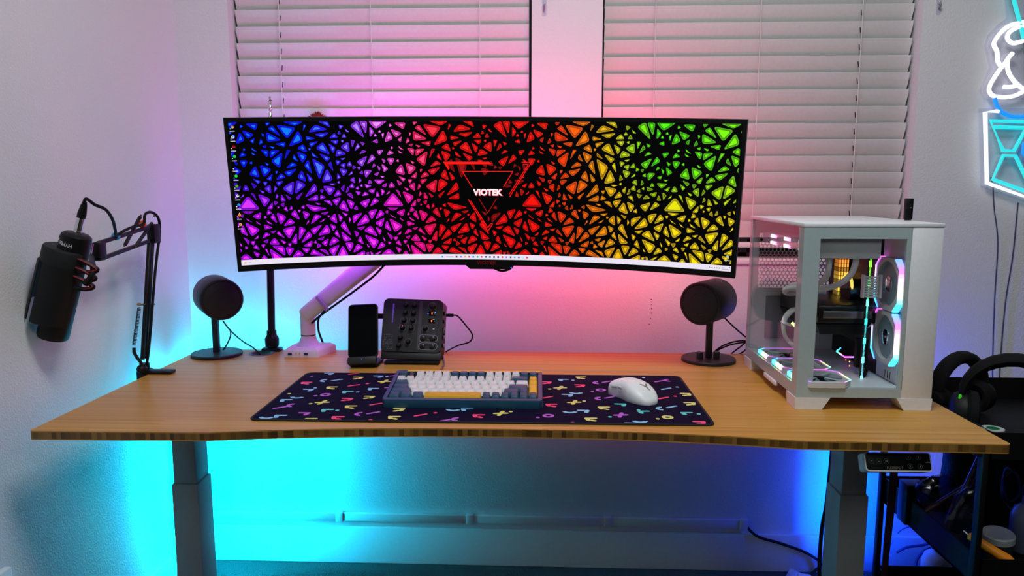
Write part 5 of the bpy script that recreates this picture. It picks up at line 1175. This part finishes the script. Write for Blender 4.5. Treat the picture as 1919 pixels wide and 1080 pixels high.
# ------------------------------------------------------------------ light bars standing in the corners behind the desk legs
BAFFLE = {'cyan': glassmat('smoked_shade', (.23, .23, .23), .03, .2, .2), 'blue': glassmat('frosted_shade', (.50, .50, .50), .03, .2, .2)}  # tints of the added baffles, set by how much light leaks through
def lightbar(x, y, z0, z1, col, es, label, face):
    t = thing('light_bar', label, 'light', (x, y, 0), 0, 'floor light bars behind the desk')
    MB().lathe([(.040, 0), (.040, .008), (.030, .012)], T(x, y, .0005), 24).build('bar_foot', BLACK, t)
    MB().cyl((x, y, .012), (x, y, z0), .006).build('bar_stem', BLACK, t)
    MB().cyl((x, y, z0), (x, y, z1), .005, n=12).build('bar_tube', led('bar_%s' % label[:6], col, es), t)
    MB().cyl((x, y, z1), (x, y, z1+.006), .012, n=16).build('bar_cap', BLACK, t)
    # unseen see-through baffle, added to cut the bar's spread along the wall
    q = MB(); rr = []
    for k in range(len(face)-1):
        a, b = Vector(face[k]), Vector(face[k+1]); d = (b-a).normalized(); n = Vector((-d.y, d.x))*.0008
        q.loft([[(x+p.x, y+p.y, z) for p in (a+n, b+n, b-n, a-n)] for z in (z0-.01, z1+.006)])
    q.build('bar_shade', BAFFLE[label[:4]], t)
lightbar(-1.022, 2.030, .10, .62, (.0, .58, .90), 950, 'cyan light bar standing in the corner behind the left desk leg', [(-.004, -.030), (.024, -.020), (.045, .010)])
lightbar(.888, 2.105, .10, .655, (.0, .06, 1), 235, 'blue light bar standing behind the right desk leg', [(-.040, .026), (-.030, -.014), (.0, -.026), (.03, -.02)])
# panel leaning at the lower left
tag(MB().box(XL+.013, XL+.028, .95, P(22, 1062, X=XL+.028).y, .001, P(22, 1062, X=XL+.028).z, .002).build('leaning_board', TRIMW), 'white board standing against the left wall at the photo corner', 'board')
# ------------------------------------------------------------------ black utility cart
TX0, TX1, TY0, TY1 = .902, 1.30, 1.485, 1.935
ct = thing('utility_cart', 'black metal rolling cart loaded with gear right of the desk', 'cart', ((TX0+TX1)/2, (TY0+TY1)/2, 0))
CRT = mat('cart_black', (.004, .004, .005), .55, spec=.2)
def tray(z, h):
    q = MB(); q.box(TX0, TX1, TY0, TY1, z-h, z-h+.004)
    for a, b, c, d in ((TX0, TX0+.003, TY0, TY1), (TX1-.003, TX1, TY0, TY1), (TX0, TX1, TY0, TY0+.003), (TX0, TX1, TY1-.003, TY1)): q.box(a, b, c, d, z-h, z)
    q.build('tray', CRT, ct)
tray(.672, .060); tray(.402, .068); tray(.150, .066)
for x in (TX0-.006, TX1+.006):
    for y in (TY0+.012, TY1-.012):
        MB().box(x-.006, x+.006, y-.010, y+.010, .055, .66, .002).build('post', CRT, ct)
        MB().cyl((x-.008, y, .026), (x+.008, y, .026), .0255, n=18).build('caster', BLACKR, ct)
st_ = tag(MB().loft([[(B_.x-w_, B_.y, B_.z), (B_.x+w_, B_.y, B_.z), (B_.x+w_, B_.y+.003, B_.z), (B_.x-w_, B_.y+.003, B_.z)] for B_, w_ in ((P(1677, 868, Y=1.80), .0085), (P(1672, 930, Y=1.80), .010), (P(1665, 1000, Y=1.80), .0085), (P(1660, 1050, Y=1.80), .0075), (P(1657, 1120, Y=1.80), .0075))]).build('hanging_strap', mat('strap_maroon', (.035, .006, .012), .8)), 'dark maroon strap hanging beside the cart post', 'strap')
# headsets on the top tray
HB = mat('headset_black', (.004, .004, .0045), .55, spec=.3); HP = mat('headset_pad', (.005, .005, .0055), .8, spec=.2); HG = mat('headset_green', '38d020', .5, emit='38d020', es=.35)
def headset(c, yaw, label, R_, green, tilt=0, hz=.105, cs=1., bw=.019):
    t = thing('gaming_headset', label, 'headset', c, 0, 'headsets on the cart')
    M = T(*c) @ R(yaw, 'Z') @ R(tilt, 'X')
    band = [M @ Vector((R_*math.cos(a), 0, hz+R_*.92*math.sin(a))) for a in [PI*k/14 for k in range(15)]]
    q = MB(); rr = []
    for k in range(15):
        a = PI*k/14; d = Vector((math.cos(a), 0, math.sin(a))); th = .007+.008*math.sin(a)
        rr.append([M @ (Vector((R_*d.x, 0, hz+R_*.92*d.z))+d*(th*math.cos(u))+Vector((0, 1, 0))*(bw*math.sin(u))) for u in [2*PI*i/12 for i in range(12)]])
    q.loft(rr); q.build('headband', HP, t)
    for s_ in (-1, 1):
        x = s_*R_
        q = MB(); q.bar(M @ Vector((x, 0, hz+.006)), M @ Vector((x*1.04, 0, hz-.030)), .020, .007, .002, up=(0, 1, 0)); q.build('yoke', HB, t)
        q = MB(); q.lathe([(.020, .018), (.034, .012), (.040, 0), (.040, -.008), (.034, -.010)], M @ T(x*1.0, 0, .042*cs+.002) @ R(90*s_, 'Y') @ Matrix.Scale(cs, 4), 32); ec = q.build('ear_cup', HB, t)
        q = MB(); q.lathe([(.036, -.008), (.042, -.014), (.040, -.026), (.030, -.030), (.020, -.026)], M @ T(x*1.0, 0, .042*cs+.002) @ R(90*s_, 'Y') @ Matrix.Scale(cs, 4), 32, cap=False); q.build('ear_cushion', HP, ec)
        if green and s_ == green: q = MB(); q.bar(M @ Vector((x+.004*s_, -.024, hz+.008)), M @ Vector((x+.006*s_, -.024, hz-.018)), .006, .006, .002); q.build('green_tab', HG, t)
    return t
TZ = .617
headset(Vector((1.012, 1.60, TZ)), -24, 'black headset with a green tab standing near the front of the cart', .098, -1, 0, .088, 1.18, .022)
headset(Vector((.985, 1.765, TZ+.001)), 30, 'black headset behind, half hidden by the computer case', .090, 0, 0, .062, .95)
headset(Vector((1.225, 1.70, TZ)), 70, 'black headset standing at the right edge of the cart tray', .078, 0, 0, .075)
tp_ = thing('tape_roll', 'roll of white tape with a green core label on the cart', 'tape', P(1861, 812, Y=1.505))
c = P(1861, 803, Y=1.515); q = MB(); q.lathe([(.012, 0), (.021, 0), (.021, .020), (.012, .020), (.012, 0)], T(c.x, 1.515, c.z-.020), 28, cap=False); q.build('tape_ring', mat('tape_white', (.42, .46, .44), .5), tp_)
q = MB(); q.lathe([(.0121, .001), (.0121, .0205), (.0105, .0205), (.0105, .001)], T(c.x, 1.515, c.z-.020), 28, cap=False); q.build('tape_core', mat('tape_green', (.02, .22, .10), .5), tp_)
q = MB(); q.box(c.x-.04, c.x+.05, 1.492, 1.56, TZ-.0, c.z-.0205, .002); tag(q.build('dark_box', BLACK), 'flat black box under the tape roll on the cart', 'box')
# middle tray contents
TM = .402-.068+.0042
def pm(x, y, yy): return P(x, y, Y=yy)
jr = thing('lidded_jar', 'dark jar with a white screw lid in the middle cart tray', 'jar', pm(1868, 1040, 1.60))
c = pm(1871, 1000, 1.60); JM = T(c.x, 1.60, 0) @ R(-10, 'Y') @ R(12, 'X')
q = MB(); q.lathe([(.028, TM+.003), (.030, TM+.010), (.030, c.z-.016)], T(c.x, 1.60, 0), 28); q.build('jar_body', mat('jar_dark', (.03, .035, .035), .25), jr)
q = MB(); q.lathe([(.0325, -.014), (.0325, -.001), (.030, .0015), (.027, .001), (.002, .0005)], T(c.x, 1.60, c.z) @ R(-4, 'Y') @ R(6, 'X'), 32); q.build('jar_lid', mat('jar_lid_white', (.50, .54, .56), .4), jr)
sc_ = thing('orange_screwdriver', 'screwdriver with a fat orange handle lying in the cart tray', 'screwdriver', pm(1850, 1025, 1.525))
a, b, c2 = pm(1806, 995, 1.56), pm(1815, 1003, 1.55), pm(1895, 1055, 1.51)
q = MB(); q.cyl(a, b, .0022); q.build('shaft', CHROME, sc_)
d = (c2-b); q = MB(); ML_ = d.length; Mh = T(*b) @ d.to_track_quat('Z', 'Y').to_matrix().to_4x4()
q.lathe([(.005, 0), (.0085, .003), (.0095, ML_*.2), (.0105, ML_*.6), (.0125, ML_*.9), (.010, ML_)], Mh, 20); q.build('handle', mat('handle_orange', 'e88a10', .45, emit='e88a10', es=.0), sc_)
q = MB(); q.lathe([(.0112, ML_*.58), (.0130, ML_*.75), (.0132, ML_*.95)], Mh, 20, a0=-.2, a1=1.3); q.build('handle_grip', BLACKR, sc_)
bt_ = thing('translucent_bottle', 'pale translucent bottle at the right end of the middle tray', 'bottle', pm(1912, 1040, 1.66))
c = pm(1916, 945, 1.66); q = MB(); q.lathe([(.030, TM+.001), (.032, TM+.006), (.032, c.z-.030), (.026, c.z-.010), (.012, c.z), (.011, c.z+.02)], T(c.x+.012, 1.66, 0), 28); q.build('bottle_body', mat('bottle_pale', (.16, .20, .30), .3), bt_)
q = MB(); q.lathe([(.013, c.z+.021), (.013, c.z+.040)], T(c.x+.012, 1.66, 0), 20); q.build('bottle_cap', BLACK, bt_)
FILM = glassmat('plastic_film', (.55, .60, .75), .06, .15, .5)
def bag(c, sx, sy, sz, seed, label, tilt):
    t = bmesh.new(); bmesh.ops.create_uvsphere(t, u_segments=18, v_segments=12, radius=1)
    for v in t.verts:
        n_ = noise.noise(v.co*2.3+Vector((seed, 0, 0)))*.22; v.co = Vector((v.co.x*sx*(1+n_), v.co.y*sy*(1+n_), v.co.z*sz*(1+n_*.6)))
    q = MB(); q._merge(t, T(*c) @ R(tilt, 'Y'), 0); return tag(q.build('plastic_bag', FILM, sharp=25), label, 'bag', 'clear bags in the cart')
bag(pm(1760, 925, 1.72), .052, .03, .045, 1, 'clear plastic bag slumped at the left end of the middle tray', 10)
bag(pm(1806, 955, 1.62), .030, .02, .060, 4, 'clear plastic bag with a foil glint standing in the middle tray', 25)
q = MB(); c = pm(1795, 950, 1.66); q.box(-.020, .020, -.004, .004, -.045, .045, .002, M=T(c.x, 1.66, TM+.050) @ R(28, 'Y')); o = tag(q.build('parts_card', mat('card_dark', (.02, .022, .03), .5)), 'dark printed card inside the middle cart tray', 'card')
for k, (x, y, l, an, yy) in enumerate(((1790, 925, .16, 35, 1.70), (1815, 905, .13, 70, 1.64), (1775, 945, .12, -30, 1.76))):
    c = pm(x, y, yy); c.z = max(c.z, TM+l*.5*abs(math.sin(math.radians(an)))+.008); dv = Vector((math.cos(math.radians(an)), 0, math.sin(math.radians(an))))*l/2
    q = MB(); q.cyl(c-dv, c+dv, .006, .008, n=12); tag(q.build('tool_handle', mat('tool_dark%d' % k, ((.05, .012, .01), (.012, .012, .016), (.06, .03, .01))[k], .4)), ('dark red tool handle leaning in the middle cart tray', 'black tool handle standing upright in the middle cart tray', 'brown tool handle leaning left in the middle cart tray')[k], 'tool')
q = MB(); c = pm(1718, 915, 1.79); q.box(c.x-.030, c.x+.018, 1.775, 1.82, TM+.0005, c.z+.012, .002); bx_ = q.build('small_box', BLACK)
tag(bx_, 'small black box at the back left of the middle cart tray', 'box')
q = MB(); q.ringprism(circ(.0065), circ(.0055), 0, .0003, frame((c.x+.012, 1.7748, c.z), (1, 0, 0), (0, 0, 1))); q.build('box_mark', mat('box_mark_grey', (.25, .27, .3), .5), bx_)
wi = tag(MB().tube([pm(1900, 880, 1.75), pm(1880, 900, 1.70), pm(1890, 940, 1.72), pm(1912, 925, 1.70), pm(1905, 890, 1.68), pm(1885, 880, 1.70), pm(1878, 930, 1.74), pm(1900, 960, 1.72)], .0030).build('coiled_cable', mat('cable_blue', (.02, .03, .12), .4)), 'coiled glossy cable piled in the middle cart tray', 'cable')
PCH = mat('pouch_black', (.004, .004, .006), .75, spec=.15, bump=(40, .6, .01))
for k, (x0, x1, y0, y1, h, lab) in enumerate(((1.02, 1.10, 1.82, 1.90, .215, 'narrow black fabric pouch behind the bags in the middle cart tray'), (1.11, 1.20, 1.80, 1.90, .245, 'tall black fabric pouch in the middle of the cart tray'), (1.21, 1.285, 1.78, 1.90, .20, 'low black fabric pouch behind the pale bottle in the cart'))):
    q = MB(); n = 20; rr = []
    for j in range(7):
        f = 1-.10*abs(j/6-.4)-(.25 if j == 6 else 0); cxx, cyy = (x0+x1)/2, (y0+y1)/2
        rr.append([(cxx+(x1-x0)/2*f*math.copysign(abs(math.cos(a))**.6, math.cos(a))*(1+.06*math.sin(3*a+j+k)), cyy+(y1-y0)/2*f*math.copysign(abs(math.sin(a))**.6, math.sin(a))*(1+.06*math.cos(2*a+j)), TM+.001+h*j/6) for a in [2*PI*i/n for i in range(n)]])
    q.loft(rr); tag(q.build('fabric_pouch', PCH, sharp=60), lab, 'pouch', 'fabric pouches in the cart')
# things on the floor under the cart side
bl_ = thing('white_bottle', 'pale bottle with a dark label on the floor behind the cart', 'bottle', pm(1755, 1079, 1.98))
c = pm(1755, 1040, 1.98); q = MB(); q.lathe([(.034, .001), (.036, .006), (.036, c.z-.02), (.030, c.z+.0), (.015, c.z+.012), (.014, c.z+.02)], T(c.x, 1.98, 0), 28); q.build('bottle_body', mat('bottle_white', (.45, .47, .55), .35), bl_)
q = MB(); q.lathe([(.0364, .02), (.0364, c.z-.03)], T(c.x, 1.98, 0), 28, a0=-2.6, a1=-.9, cap=False); q.build('bottle_label', mat('label_dark', (.02, .02, .05), .5), bl_)
q = MB(); q.lathe([(.016, c.z+.019), (.016, c.z+.045), (.012, c.z+.05)], T(c.x, 1.98, 0), 20); q.build('bottle_cap', mat('cap_blue', (.05, .06, .2), .4), bl_)
rnd = random.Random(21); cols_ = ((.3, .33, .4), (.02, .02, .05), (.05, .06, .2), (.45, .48, .55))
names_ = ('pale thin', 'black', 'dark blue', 'white')
for k in range(9):
    y0 = 2.05+rnd.uniform(-.08, .07); x0 = .90+rnd.uniform(-.03, .02); pts = []
    z = .006+k*.002
    for j in range(6): pts.append((x0+j*.045+rnd.uniform(-.012, .012), min(2.15, y0+.05*math.sin(j*1.3+k)+rnd.uniform(-.015, .015)), z+.012*abs(math.sin(j*.9+k))))
    tag(MB().tube(pts, .0028+.0008*(k % 3)).build('floor_cable', mat('floor_cable_%d' % (k % 4), cols_[k % 4], .35)), '%s cable tangled on the carpet behind the cart' % names_[k % 4], 'cable', '%s cables in the floor tangle' % names_[k % 4])
for k, pts in enumerate(([(1680, 1036), (1700, 1026), (1730, 1022), (1748, 1016), (1775, 1010)], [(1682, 1000), (1692, 992), (1710, 986), (1735, 978)], [(1716, 1070), (1718, 1050), (1730, 1035), (1750, 1024)])):
    tag(MB().tube([P(x, y, Y=YW-.06) for x, y in pts], .004 if k != 1 else .0018).build('looped_cable', mat('cable_indigo', (.04, .05, .18), .4)), ('thick dark cable looping off the floor behind the cart', 'thin pale cable rising along the wall behind the cart', 'dark cable curling around the white bottle')[k], 'cable')
